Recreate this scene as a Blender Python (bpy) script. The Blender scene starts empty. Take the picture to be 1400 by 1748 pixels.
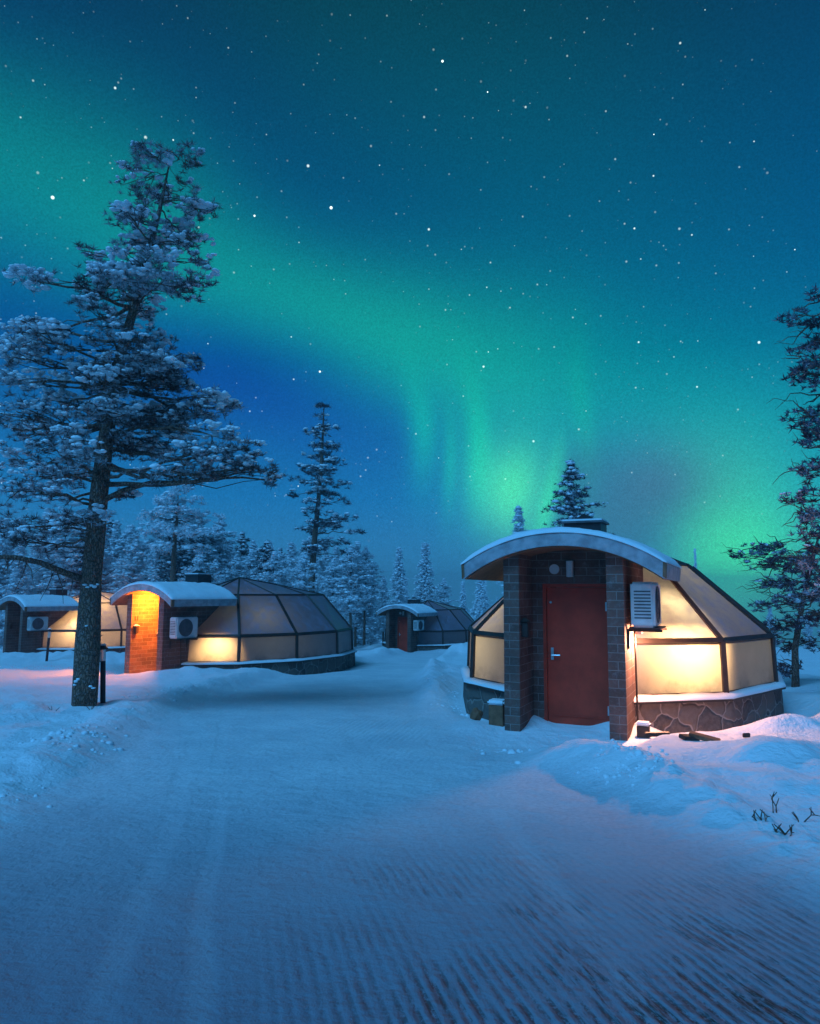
import bpy, bmesh, math, random
import numpy as np
from mathutils import Vector, Matrix, noise

C = bpy.context.scene.collection
R = math.radians

# ------------------------------------------------------------------ camera
FPX, PITCH, ROLL = 1225.2, math.atan(134.5 / 1225.2), 0.006
cam_d = bpy.data.cameras.new('camera')
cam_d.sensor_fit = 'HORIZONTAL'; cam_d.sensor_width = 36
cam_d.lens = 36 * FPX / 1400
cam_d.clip_start = .05; cam_d.clip_end = 3000
cam = bpy.data.objects.new('camera', cam_d); C.objects.link(cam)
cam.matrix_world = (Matrix.Translation((0, 0, 2.0)) @ Matrix.Rotation(R(90) + PITCH, 4, 'X')
                    @ Matrix.Rotation(ROLL, 4, 'Z'))
bpy.context.scene.camera = cam

# ------------------------------------------------------------------ exposure
sc = bpy.context.scene
sc.view_settings.view_transform = 'Standard'
sc.view_settings.look = 'None'
sc.view_settings.exposure = 0.0
sc.view_settings.gamma = 1
sc.render.engine = 'CYCLES'
sc.cycles.use_denoising = True
sc.cycles.max_bounces = 6
sc.cycles.diffuse_bounces = 3
sc.cycles.glossy_bounces = 2
sc.cycles.transmission_bounces = 3
sc.cycles.transparent_max_bounces = 4
sc.cycles.sample_clamp_indirect = 4
sc.cycles.caustics_reflective = False
sc.cycles.caustics_refractive = False


# ------------------------------------------------------------------ node helpers
class NT:
    def __init__(s, tree):
        s.t = tree; s.n = tree.nodes; s.l = tree.links

    def new(s, kind, **kw):
        n = s.n.new(kind)
        for k, v in kw.items():
            setattr(n, k, v)
        return n

    def put(s, sock, v):
        if hasattr(v, 'is_output'):
            s.l.new(v, sock)
        else:
            sock.default_value = v

    def m(s, op, a, b=0.0, c=0.0, clamp=False):
        n = s.new('ShaderNodeMath', operation=op, use_clamp=clamp)
        s.put(n.inputs[0], a); s.put(n.inputs[1], b); s.put(n.inputs[2], c)
        return n.outputs[0]

    def vm(s, op, a, b=(0, 0, 0)):
        n = s.new('ShaderNodeVectorMath', operation=op)
        s.put(n.inputs[0], a)
        if op == 'SCALE': s.put(n.inputs['Scale'], b)
        else: s.put(n.inputs[1], b)
        return n.outputs[0]

    def mix(s, f, a, b, mode='MIX'):
        n = s.new('ShaderNodeMix', data_type='RGBA', blend_type=mode)
        s.put(n.inputs[0], f)
        s.put(n.inputs[6], a if hasattr(a, 'is_output') else (*a[:3], 1))
        s.put(n.inputs[7], b if hasattr(b, 'is_output') else (*b[:3], 1))
        return n.outputs[2]

    def ramp(s, f, stops, interp='LINEAR'):
        n = s.new('ShaderNodeValToRGB'); s.put(n.inputs[0], f)
        n.color_ramp.interpolation = interp
        el = n.color_ramp.elements
        while len(el) < len(stops): el.new(.5)
        for e, (p, c) in zip(el, stops):
            e.position = p; e.color = (c, c, c, 1) if isinstance(c, (int, float)) else (*c[:3], 1)
        return n.outputs[0]

    def noise(s, vec, scale, detail=3, rough=.5, out=0):
        n = s.new('ShaderNodeTexNoise')
        if vec is not None: s.put(n.inputs['Vector'], vec)
        n.inputs['Scale'].default_value = scale; n.inputs['Detail'].default_value = detail
        n.inputs['Roughness'].default_value = rough
        return n.outputs[out]

    def sstep(s, x, a, b):
        n = s.new('ShaderNodeMapRange', interpolation_type='SMOOTHSTEP')
        s.put(n.inputs[0], x); n.inputs[1].default_value = a; n.inputs[2].default_value = b
        return n.outputs[0]


# ------------------------------------------------------------------ sky: night with aurora, directions in azimuth / elevation
world = bpy.data.worlds.new('World'); sc.world = world; world.use_nodes = True
w = NT(world.node_tree); w.n.clear()
tc = w.new('ShaderNodeTexCoord').outputs['Generated']
sx = w.new('ShaderNodeSeparateXYZ'); w.l.new(tc, sx.inputs[0])
X_, Y_, Z_ = sx.outputs
az0 = w.m('MULTIPLY', w.m('ARCTAN2', X_, Y_), 57.2958)
el0 = w.m('MULTIPLY', w.m('ARCSINE', Z_), 57.2958)
nz = w.new('ShaderNodeTexNoise'); w.l.new(tc, nz.inputs['Vector'])
nz.inputs['Scale'].default_value = 2.2; nz.inputs['Detail'].default_value = 1.5
sn = w.new('ShaderNodeSeparateColor'); w.l.new(nz.outputs['Color'], sn.inputs[0])
az = w.m('MULTIPLY_ADD', w.m('SUBTRACT', sn.outputs[0], .5), 9.0, az0)
el = w.m('MULTIPLY_ADD', w.m('SUBTRACT', sn.outputs[1], .5), 7.0, el0)
base = w.ramp(w.m('DIVIDE', el0, 90, clamp=True),
              [(0, (.040, .25, .52)), (.08, (.010, .18, .47)), (.20, (.001, .080, .30)), (.34, (.001, .052, .19)),
               (.48, (.002, .028, .082)), (.60, (.002, .022, .050)), (1, (.003, .025, .05))])
SKY = [  # azimuth, elevation, sigma along, sigma across, tilt of the long axis (deg, + = rising to the right), colour, amount
    (-33, 28.0, 10, 4.2, -4, (.002, .150, .045), 1.0),
    (-16, 25.6, 8, 3.6, -16, (.002, .145, .035), 1.0),
    (-3, 21.3, 7, 3.6, -18, (.003, .155, .025), 1.0),
    (6, 17.8, 7, 4.2, -20, (.003, .140, .015), 1.0),
    (18, 14.0, 9, 4.6, -25, (.0, .105, .010), 1.0),
    (29, 8.0, 8, 6.0, -40, (.0, .125, .010), 1.0),
    (7.0, 9.5, 4.2, 3.8, 0, (.01, .20, .02), .7),
    (7.0, 8.2, 1.9, 2.6, 0, (.07, .55, .04), 1.0),
    (-0.4, 13.0, .8, 3.0, 0, (.0, .20, .03), 1.0),
    (4.0, 11.5, .8, 3.5, 0, (.0, .24, .02), 1.0),
    (24.3, 3.0, 3.0, 4.0, 0, (.05, .75, .0), 1.0),
    (18, 24, 20, 8, -22, (.0, .045, .0), 1.0),
    (10, 38, 26, 7, -8, (.0, .018, .0), 1.0),
    (1.8, 10.5, .45, 3.0, 0, (.0, .16, .02), 1.0),
    (13.5, 12, .8, 4.5, 0, (.0, .07, .0), 1.0),
    (-12, 16.5, 9, 3.2, -18, (.0, -.030, .02), 1.0),
]
col = base
for a_, e_, s1, s2, tilt, c_, k_ in SKY:
    ct, st = math.cos(R(tilt)), math.sin(R(tilt))
    da = w.m('SUBTRACT', az, a_); de = w.m('SUBTRACT', el, e_)
    u = w.m('ADD', w.m('MULTIPLY', da, ct / s1), w.m('MULTIPLY', de, st / s1))
    v = w.m('ADD', w.m('MULTIPLY', da, -st / s2), w.m('MULTIPLY', de, ct / s2))
    q = w.m('ADD', w.m('MULTIPLY', u, u), w.m('MULTIPLY', v, v))
    g = w.m('MULTIPLY', w.m('EXPONENT', w.m('MULTIPLY', q, -.5)), k_)
    cc = w.new('ShaderNodeVectorMath', operation='SCALE'); cc.inputs[0].default_value = c_
    w.l.new(g, cc.inputs['Scale'])
    col = w.vm('ADD', col, cc.outputs[0])
# one leaning bright ray
ray = w.m('ADD', w.m('SUBTRACT', az, 10.0), w.m('MULTIPLY', w.m('SUBTRACT', el, 7.0), -.16))
g = w.m('EXPONENT', w.m('MULTIPLY', w.m('MULTIPLY', ray, ray), -1.4))
g = w.m('MULTIPLY', g, w.m('MULTIPLY', w.sstep(el, 2, 5), w.sstep(el, 14.5, 7)))
cc = w.new('ShaderNodeVectorMath', operation='SCALE'); cc.inputs[0].default_value = (.02, .46, .05)
w.l.new(g, cc.inputs['Scale']); col = w.vm('ADD', col, cc.outputs[0])
# violet grey veil low on the right
for a_, e_, s1, s2, c_, k_ in [(19.3, 7.9, 4.4, 2.6, (.06, .18, .32), .8), (15.5, 5.0, 4, 2.5, (.05, .21, .32), .6), (12.8, 10.0, 2.0, 1.6, (.04, .18, .30), .45)]:
    da = w.m('DIVIDE', w.m('SUBTRACT', az, a_), s1); de = w.m('DIVIDE', w.m('SUBTRACT', el, e_), s2)
    g = w.m('MULTIPLY', w.m('EXPONENT', w.m('MULTIPLY', w.m('ADD', w.m('MULTIPLY', da, da), w.m('MULTIPLY', de, de)), -.5)), k_)
    col = w.mix(g, col, c_)
# fine mottling and stars
mot = w.noise(tc, 420, 1, .6)
col = w.mix(.3, col, w.vm('MULTIPLY', col, w.ramp(mot, [(.3, .55), (.7, 1.45)])))


def stars(scale, thr, gate, power, seed):
    vo = w.new('ShaderNodeTexVoronoi'); vo.inputs['Scale'].default_value = scale
    w.l.new(w.vm('ADD', tc, (seed, seed * .7, 0)), vo.inputs['Vector'])
    sp = w.new('ShaderNodeSeparateColor'); w.l.new(vo.outputs['Color'], sp.inputs[0])
    on = w.m('GREATER_THAN', w.m('ADD', sp.outputs[0], w.m('MULTIPLY', w.m('SUBTRACT', w.noise(tc, 3.2, 2), .5), .9)), gate)
    size = w.m('MULTIPLY_ADD', w.m('POWER', sp.outputs[1], 3.0), thr, thr * .45)
    d = w.m('DIVIDE', vo.outputs['Distance'], size)
    f = w.m('SUBTRACT', 1.0, w.m('MULTIPLY', d, d), clamp=True)
    f = w.m('MULTIPLY', w.m('MULTIPLY', f, on), w.m('MULTIPLY_ADD', w.m('POWER', sp.outputs[2], 2.0), power, power * .25))
    return w.m('MULTIPLY', f, w.sstep(el0, 1.5, 9))


st_ = w.m('ADD', w.m('ADD', w.m('ADD', stars(23, .054, .62, 3.6, 3.1), stars(37, .060, .52, 2.6, 5.9)), stars(62, .085, .40, 1.3, 7.7)), stars(120, .14, .35, .42, 1.7))
cc = w.new('ShaderNodeVectorMath', operation='SCALE'); cc.inputs[0].default_value = (.80, .96, .90)
w.l.new(st_, cc.inputs['Scale'])
col = w.vm('ADD', col, cc.outputs[0])
bg = w.new('ShaderNodeBackground'); w.l.new(col, bg.inputs[0]); bg.inputs[1].default_value = 1.0
wo = w.new('ShaderNodeOutputWorld'); w.l.new(bg.outputs[0], wo.inputs[0])
world.cycles.sampling_method = 'MANUAL'; world.cycles.sample_map_resolution = 512

# the moon: soft and cold, high behind the camera's left shoulder
sun_d = bpy.data.lights.new('moon', 'SUN'); sun_d.energy = 2.6; sun_d.angle = R(30)
sun_d.color = (.10, .47, 1.0)
sun = bpy.data.objects.new('moon', sun_d); C.objects.link(sun)
sun.rotation_euler = Vector((.42, .62, -.80)).to_track_quat('-Z', 'Y').to_euler()


# ------------------------------------------------------------------ materials
def mat(name):
    m = bpy.data.materials.new(name); m.use_nodes = True
    t = NT(m.node_tree); t.n.clear()
    out = t.new('ShaderNodeOutputMaterial')
    return m, t, out


def principled(t, out, color, rough=.7, metal=0., bump=None, bstr=.3, bdist=.01, spec=.3):
    p = t.new('ShaderNodeBsdfPrincipled')
    t.put(p.inputs['Base Color'], color if hasattr(color, 'is_output') else (*color, 1))
    t.put(p.inputs['Roughness'], rough); p.inputs['Metallic'].default_value = metal
    p.inputs['Specular IOR Level'].default_value = spec
    if bump is not None:
        b = t.new('ShaderNodeBump'); b.inputs['Strength'].default_value = bstr; b.inputs['Distance'].default_value = bdist
        t.put(b.inputs['Height'], bump); t.l.new(b.outputs[0], p.inputs['Normal'])
    t.l.new(p.outputs[0], out.inputs[0])
    return p


def simple(name, c, rough=.6, metal=0., var=.25, scale=6, bstr=.15, spec=.3):
    m, t, out = mat(name)
    oc = t.new('ShaderNodeTexCoord').outputs['Object']
    n = t.noise(oc, scale, 4, .6)
    lo = tuple(x * (1 - var) for x in c); hi = tuple(min(1, x * (1 + var)) for x in c)
    principled(t, out, t.mix(t.sstep(n, .3, .7), lo, hi), rough, metal, t.noise(oc, scale * 6, 3), bstr, .01, spec)
    return m


M = {}


def m_snow():
    m, t, out = mat('snow')
    oc = t.new('ShaderNodeTexCoord').outputs['Object']
    n = t.noise(oc, 3, 5, .6)
    h = t.m('ADD', t.noise(oc, 9, 5, .65), t.m('MULTIPLY', t.noise(oc, 70, 2), .3))
    principled(t, out, t.mix(n, (.74, .78, .82), (.84, .86, .88)), .8, 0, h, .5, .03, .15)
    return m


def m_ground():
    m, t, out = mat('snow_ground')
    ge = t.new('ShaderNodeNewGeometry').outputs['Position']
    s = t.new('ShaderNodeSeparateXYZ'); t.l.new(ge, s.inputs[0]); x, y, z = s.outputs
    at = t.new('ShaderNodeAttribute', attribute_name='packed').outputs['Fac']
    big = t.noise(ge, .35, 3, .55)
    # groomer furrows: run ahead and a little to the left
    warp = t.m('MULTIPLY', t.m('SUBTRACT', t.noise(ge, .8, 2), .5), .05)
    cx = t.m('ADD', t.m('ADD', x, t.m('MULTIPLY', y, .23)), warp)
    wv = t.m('MULTIPLY', t.m('SINE', t.m('MULTIPLY', cx, 2 * math.pi / .060)), t.sstep(t.noise(t.vm('MULTIPLY', ge, (6, 1.1, 1)), 1.6, 3, .7), .25, .6))
    wv2 = t.m('SINE', t.m('MULTIPLY', t.m('SUBTRACT', cx, t.m('MULTIPLY', y, .42)), 2 * math.pi / .085))
    near = t.m('MULTIPLY', t.sstep(y, 5.4, 2.9), t.m('MULTIPLY', t.sstep(cx, -.3, 1.2), t.sstep(cx, 3.6, 2.0)))
    pt = t.m('MULTIPLY', t.sstep(t.noise(ge, .55, 3, .6), .36, .60), at)
    gm = t.m('MULTIPLY', near, t.m('MULTIPLY_ADD', pt, .9, .10))
    furrow = t.m('MULTIPLY', wv, gm)
    mid = t.m('MULTIPLY', t.m('MULTIPLY', wv2, at), t.m('MULTIPLY', t.sstep(t.noise(t.vm('ADD', ge, (9, 0, 0)), .4, 2), .5, .7), t.sstep(y, 6, 9)))
    fine = t.noise(ge, 26, 4, .7)
    # sledge and snowmobile ruts, slightly off the groomer's line
    rut = None
    for c0, k0, hw in ((-.447, .244, .06), (-.10, .244, .05), (1.25, .10, .06)):
        q = t.m('ABSOLUTE', t.m('SUBTRACT', t.m('ADD', t.m('ADD', x, t.m('MULTIPLY', y, k0)), t.m('MULTIPLY', t.m('SUBTRACT', t.noise(ge, .35, 2), .5), .35)), c0))
        one = t.m('MULTIPLY', t.sstep(q, hw * 1.8, hw * .5), t.sstep(t.noise(t.vm('ADD', ge, (c0 * 9, 0, 0)), .7, 3), .38, .58))
        rut = one if rut is None else t.m('MAXIMUM', rut, one)
    rut = t.m('MULTIPLY', rut, at)
    clod = t.noise(ge, 5, 4, .6)
    h = t.m('ADD', t.m('MULTIPLY', furrow, .0100), t.m('MULTIPLY', mid, .0022))
    h = t.m('ADD', h, t.m('MULTIPLY', fine, .015))
    h = t.m('SUBTRACT', h, t.m('MULTIPLY', rut, .005))
    h = t.m('ADD', h, t.m('MULTIPLY', t.m('MULTIPLY', t.noise(ge, 2.4, 3, .6), at), .05))
    h = t.m('ADD', h, t.m('MULTIPLY', clod, t.m('MULTIPLY_ADD', at, -.035, .06)))
    # road grit lies in the furrows
    trough = t.m('MULTIPLY', t.sstep(wv, .15, -.6), gm)
    gr = t.noise(t.vm('MULTIPLY', ge, (3.4, 1.3, 1)), 4.5, 5, .75)
    gr2 = t.noise(ge, 38, 3, .8)
    dirt = t.m('MULTIPLY', t.m('MULTIPLY', trough, t.sstep(gr, .40, .52)), t.sstep(gr2, .30, .5))
    speck = t.m('MULTIPLY', t.sstep(t.noise(ge, 55, 1), .72, .78), t.m('MULTIPLY', at, t.sstep(t.noise(ge, 1.3, 2), .45, .7)))
    sv = t.new('ShaderNodeCombineXYZ'); t.put(sv.inputs[0], t.m('MULTIPLY', cx, 24)); t.put(sv.inputs[1], t.m('MULTIPLY', y, 3.2))
    streak = t.sstep(t.noise(sv.outputs[0], 1.0, 4, .65), .50, .66)
    zone = t.m('MULTIPLY', t.sstep(t.noise(ge, 1.1, 3, .6), .44, .58), t.m('MULTIPLY', t.sstep(y, 5.2, 3.0), t.sstep(cx, .2, 1.2)))
    dirt = t.m('MAXIMUM', dirt, t.m('MULTIPLY', t.m('MULTIPLY', streak, zone), t.sstep(gr2, .25, .5)))
    # clumps of gravel
    patch = t.m('MULTIPLY', t.sstep(t.noise(ge, 2.1, 5, .8), .60, .72), near)
    dirt = t.m('MAXIMUM', dirt, t.m('MAXIMUM', t.m('MULTIPLY', speck, .55), t.m('MULTIPLY', patch, .45)))
    fresh = t.mix(big, (.76, .79, .83), (.86, .87, .89))
    pack_vignette = t.mix(t.sstep(t.noise(ge, .9, 4, .6), .3, .7), (.64, .68, .72), (.80, .82, .84))
    pack_vignette = t.mix(t.m('MULTIPLY', t.sstep(y, 8.0, 2.3), .92), pack_vignette, (.135, .14, .20))  # vignette painted into the packed snow colour: darkens towards the camera
    c = t.mix(t.m('MULTIPLY', at, .9), fresh, pack_vignette)
    c = t.mix(t.m('MULTIPLY', t.sstep(fine, .35, .7), t.m('MULTIPLY', at, .35)), c, (.30, .30, .34))
    c = t.mix(t.m('MULTIPLY', rut, .13), c, (.72, .75, .79))
    c = t.mix(dirt, c, (.060, .045, .040))
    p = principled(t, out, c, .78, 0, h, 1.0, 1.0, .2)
    return m


def m_brick():
    m, t, out = mat('brick')
    oc = t.new('ShaderNodeTexCoord').outputs['Object']
    s = t.new('ShaderNodeSeparateXYZ'); t.l.new(oc, s.inputs[0])
    cb = t.new('ShaderNodeCombineXYZ'); t.l.new(t.m('ADD', s.outputs[0], s.outputs[1]), cb.inputs[0]); t.l.new(s.outputs[2], cb.inputs[1])
    b = t.new('ShaderNodeTexBrick'); t.l.new(cb.outputs[0], b.inputs['Vector'])
    b.inputs['Scale'].default_value = 1; b.inputs['Brick Width'].default_value = .38; b.inputs['Row Height'].default_value = .118
    b.inputs['Mortar Size'].default_value = .0055; b.inputs['Mortar Smooth'].default_value = .3; b.inputs['Bias'].default_value = 0
    b.inputs['Color1'].default_value = (.185, .098, .078, 1); b.inputs['Color2'].default_value = (.105, .060, .050, 1)
    b.inputs['Mortar'].default_value = (.25, .225, .21, 1)
    n = t.noise(oc, 25, 4, .7)
    c = t.mix(t.m('MULTIPLY', t.sstep(n, .45, .75), .5), b.outputs[0], (.21, .18, .17))
    c = t.mix(t.m('MULTIPLY', t.sstep(t.noise(oc, 1.7, 4, .6), .4, .7), .4), c, (.05, .035, .032))
    # hoar frost low on the walls and along the edges of courses
    fr = t.m('MULTIPLY', t.sstep(t.noise(oc, 4, 5, .7), .55, .75), .25)
    c = t.mix(fr, c, (.5, .52, .55))
    h = t.m('SUBTRACT', t.m('MULTIPLY', n, .3), b.outputs['Fac'])
    principled(t, out, c, .85, 0, h, .6, .012, .2)
    return m


def m_stone():
    m, t, out = mat('rubble_stone')
    oc = t.new('ShaderNodeTexCoord').outputs['Object']
    wv = t.vm('ADD', oc, t.vm('SCALE', t.noise(oc, 3.5, 2, out=1), .22))
    v = t.new('ShaderNodeTexVoronoi', feature='DISTANCE_TO_EDGE'); v.inputs['Scale'].default_value = 2.9; t.l.new(wv, v.inputs['Vector'])
    v2 = t.new('ShaderNodeTexVoronoi'); v2.inputs['Scale'].default_value = 2.9; t.l.new(wv, v2.inputs['Vector'])
    sp = t.new('ShaderNodeSeparateColor'); t.l.new(v2.outputs['Color'], sp.inputs[0])
    n = t.noise(oc, 18, 5, .7)
    st = t.mix(sp.outputs[0], (.050, .046, .045), (.155, .125, .105))
    st = t.mix(t.m('MULTIPLY', t.sstep(n, .35, .7), .5), st, (.17, .15, .14))
    c = t.mix(t.sstep(v.outputs['Distance'], .034, .012), st, (.27, .235, .21))
    h = t.m('ADD', t.sstep(v.outputs['Distance'], .01, .12), t.m('MULTIPLY', n, .25))
    principled(t, out, c, .85, 0, h, .7, .03, .2)
    return m


def m_glass():
    m, t, out = mat('frosted_glass')
    oc = t.new('ShaderNodeTexCoord').outputs['Object']
    s = t.new('ShaderNodeSeparateXYZ'); t.l.new(oc, s.inputs[0]); z = s.outputs[2]
    n = t.noise(oc, 2.2, 4, .6); n2 = t.noise(oc, 9, 4, .7)
    low = t.m('MULTIPLY', t.sstep(t.m('MULTIPLY_ADD', n2, .35, z), .98, .60), t.sstep(n, .42, .62))
    tr = t.mix(t.m('MULTIPLY', low, .65), (.80, .80, .76), (.20, .22, .20))
    tr = t.mix(t.m('MULTIPLY', t.sstep(n, .3, .75), .30), tr, (.48, .50, .46))
    a = t.new('ShaderNodeBsdfTranslucent'); t.put(a.inputs[0], tr)
    d = t.new('ShaderNodeBsdfDiffuse'); t.put(d.inputs[0], t.mix(n2, (.07, .07, .10), (.15, .15, .21)))
    g = t.new('ShaderNodeBsdfGlossy'); g.inputs['Roughness'].default_value = .28; g.inputs[0].default_value = (.9, .9, .95, 1)
    m1 = t.new('ShaderNodeMixShader'); m1.inputs[0].default_value = .45
    t.l.new(a.outputs[0], m1.inputs[1]); t.l.new(d.outputs[0], m1.inputs[2])
    fr = t.new('ShaderNodeFresnel'); fr.inputs[0].default_value = 1.45
    m2 = t.new('ShaderNodeMixShader'); t.put(m2.inputs[0], t.m('MULTIPLY_ADD', fr.outputs[0], .35, .02))
    t.l.new(m1.outputs[0], m2.inputs[1]); t.l.new(g.outputs[0], m2.inputs[2])
    # rime and blown snow caught on the sloping panes
    gn = t.new('ShaderNodeNewGeometry'); sg = t.new('ShaderNodeSeparateXYZ'); t.l.new(gn.outputs['True Normal'], sg.inputs[0])
    du = t.m('MULTIPLY', t.sstep(t.m('ABSOLUTE', sg.outputs[2]), .35, .75), t.m('MULTIPLY_ADD', t.sstep(t.noise(oc, 4, 5, .75), .42, .68), .45, .12))
    d2 = t.new('ShaderNodeBsdfDiffuse'); d2.inputs[0].default_value = (.34, .31, .42, 1)
    m3 = t.new('ShaderNodeMixShader'); t.put(m3.inputs[0], du); t.l.new(m2.outputs[0], m3.inputs[1]); t.l.new(d2.outputs[0], m3.inputs[2])
    t.l.new(m3.outputs[0], out.inputs[0])
    return m


def m_bark():
    m, t, out = mat('bark')
    oc = t.new('ShaderNodeTexCoord').outputs['Object']
    st = t.vm('MULTIPLY', oc, (1, 1, .42))
    v = t.new('ShaderNodeTexVoronoi', feature='DISTANCE_TO_EDGE'); v.inputs['Scale'].default_value = 27
    t.l.new(t.vm('ADD', st, t.vm('SCALE', t.noise(oc, 6, 3, out=1), .12)), v.inputs['Vector'])
    n = t.noise(oc, 12, 5, .7)
    c = t.mix(t.sstep(v.outputs['Distance'], 0, .18), (.085, .055, .042), (.30, .175, .125))
    fr = t.m('MULTIPLY', t.sstep(t.m('ADD', t.m('MULTIPLY', n, .5), t.m('MULTIPLY', t.noise(oc, 45, 3, .7), .5)), .50, .62), .38)
    c = t.mix(fr, c, (.42, .44, .47))
    principled(t, out, c, .9, 0, t.m('ADD', t.sstep(v.outputs['Distance'], 0, .25), n), .8, .03, .1)
    return m


def m_needles(name, dark, frost, amount):
    m, t, out = mat(name)
    oc = t.new('ShaderNodeTexCoord').outputs['Object']
    ge = t.new('ShaderNodeNewGeometry')
    s = t.new('ShaderNodeSeparateXYZ'); t.l.new(ge.outputs['True Normal'], s.inputs[0])
    n = t.noise(oc, 1.7, 4, .6); n2 = t.noise(oc, 14, 2)
    f = t.m('ADD', t.m('ADD', n, t.m('MULTIPLY', n2, .5)), t.m('MULTIPLY', t.m('ABSOLUTE', s.outputs[2]), .25))
    f = t.sstep(f, 1.15 - amount, 1.45 - amount)
    ri = t.new('ShaderNodeObjectInfo').outputs['Random']
    c = t.mix(f, t.mix(n2, dark, tuple(x * 1.8 for x in dark)), frost)
    c = t.mix(t.m('MULTIPLY', ri, .25), c, dark)
    p = t.new('ShaderNodeBsdfDiffuse'); t.l.new(c, p.inputs[0]); t.l.new(p.outputs[0], out.inputs[0])
    return m


M['snow'] = m_snow(); M['ground'] = m_ground(); M['brick'] = m_brick(); M['stone'] = m_stone()
M['glass'] = m_glass(); M['bark'] = m_bark()
M['needle'] = m_needles('pine_needles', (.075, .048, .046), (.66, .72, .78), .39)
M['needle_dark'] = m_needles('dark_leaves', (.046, .044, .060), (.46, .52, .60), .36)
M['needle_frost'] = m_needles('frosted_needles', (.12, .125, .15), (.82, .86, .90), .84)
M['needle_mid'] = m_needles('half_frosted_needles', (.050, .045, .060), (.55, .60, .64), .32)
M['frame'] = simple('dark_frame', (.040, .030, .026), .5)
M['door'] = simple('red_door_paint', (.52, .045, .022), .45, var=.18, scale=3, bstr=.08)
M['fascia'] = simple('grey_fascia', (.34, .34, .36), .6)
M['wood'] = simple('brown_wood', (.22, .10, .055), .7, scale=10)
M['steel'] = simple('dull_steel', (.55, .56, .58), .35, .8)
M['white'] = simple('off_white_metal', (.56, .56, .55), .5, var=.1)
M['grille'] = simple('dark_grille', (.09, .09, .10), .5)
M['black'] = simple('black_metal', (.025, .025, .028), .45)
M['plaster'] = simple('pale_plaster', (.5, .46, .40), .8)
M['clear'] = None
m, t, out = mat('clear_plastic')
p = t.new('ShaderNodeBsdfPrincipled'); p.inputs['Base Color'].default_value = (.85, .85, .82, 1)
p.inputs['Roughness'].default_value = .25; p.inputs['Transmission Weight'].default_value = .55
t.l.new(p.outputs[0], out.inputs[0]); M['clear'] = m


# ------------------------------------------------------------------ mesh helpers
class MB:
    def __init__(s):
        s.v = []; s.f = []

    def add(s, vs, fs):
        o = len(s.v); s.v += [tuple(v) for v in vs]; s.f += [tuple(i + o for i in f) for f in fs]
        return s

    def box(s, x0, x1, y0, y1, z0, z1):
        return s.add([(x0, y0, z0), (x1, y0, z0), (x1, y1, z0), (x0, y1, z0), (x0, y0, z1), (x1, y0, z1), (x1, y1, z1), (x0, y1, z1)],
                     [(0, 3, 2, 1), (4, 5, 6, 7), (0, 1, 5, 4), (1, 2, 6, 5), (2, 3, 7, 6), (3, 0, 4, 7)])

    def tube(s, pts, rad, n=8, cap=True, wob=0, rnd=None):
        pts = [Vector(p) for p in pts]; rings = []
        if not hasattr(rad, '__len__'): rad = [rad] * len(pts)
        base = len(s.v); prev = None
        for i, p in enumerate(pts):
            d = (pts[min(i + 1, len(pts) - 1)] - pts[max(i - 1, 0)]).normalized()
            a = prev if prev is not None else (Vector((1, 0, 0)) if abs(d.x) < .8 else Vector((0, 1, 0)))
            a = (a - d * a.dot(d)).normalized(); prev = a
            b = d.cross(a)
            for k in range(n):
                th = 2 * math.pi * k / n
                r = rad[i] * (1 + (rnd.uniform(-wob, wob) if rnd else 0))
                s.v.append(tuple(p + a * math.cos(th) * r + b * math.sin(th) * r))
        for i in range(len(pts) - 1):
            for k in range(n):
                k2 = (k + 1) % n
                s.f.append((base + i * n + k, base + i * n + k2, base + (i + 1) * n + k2, base + (i + 1) * n + k))
        if cap:
            s.f.append(tuple(base + k for k in range(n))[::-1])
            s.f.append(tuple(base + (len(pts) - 1) * n + k for k in range(n)))
        return s

    def prism(s, poly, y0, y1):
        """polygon of (x, z) extruded along y"""
        n = len(poly)
        vs = [(x, y0, z) for x, z in poly] + [(x, y1, z) for x, z in poly]
        fs = [tuple(range(n)), tuple(range(2 * n - 1, n - 1, -1))]
        fs += [(i, i + n, (i + 1) % n + n, (i + 1) % n) for i in range(n)]
        return s.add(vs, fs)

    def build(s, name, mt, parent=None, smooth=False, bevel=0):
        me = bpy.data.meshes.new(name); me.from_pydata(s.v, [], s.f); me.update()
        bm = bmesh.new(); bm.from_mesh(me); bmesh.ops.recalc_face_normals(bm, faces=bm.faces)
        if bevel: bmesh.ops.bevel(bm, geom=bm.edges[:], offset=bevel, segments=2, affect='EDGES', clamp_overlap=True)
        bm.to_mesh(me); bm.free()
        me.materials.append(mt)
        if smooth: me.polygons.foreach_set('use_smooth', [True] * len(me.polygons))
        o = bpy.data.objects.new(name, me); C.objects.link(o)
        if parent: o.parent = parent
        return o


def np_mesh(name, V, F, mt, parent=None, smooth=False):
    me = bpy.data.meshes.new(name)
    V = np.asarray(V, dtype=np.float32); F = np.asarray(F, dtype=np.int32); k = F.shape[1]
    me.vertices.add(len(V)); me.vertices.foreach_set('co', V.ravel())
    me.loops.add(F.size); me.loops.foreach_set('vertex_index', F.ravel())
    me.polygons.add(len(F)); me.polygons.foreach_set('loop_start', np.arange(0, F.size, k, dtype=np.int32))
    if smooth: me.polygons.foreach_set('use_smooth', np.ones(len(F), dtype=bool))
    me.update(calc_edges=True); me.validate(); me.materials.append(mt)
    o = bpy.data.objects.new(name, me); C.objects.link(o)
    if parent: o.parent = parent
    return o


def tag(o, label=None, cat=None, group=None, kind=None):
    if label: o['label'] = label
    if cat: o['category'] = cat
    if group: o['group'] = group
    if kind: o['kind'] = kind
    return o


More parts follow.
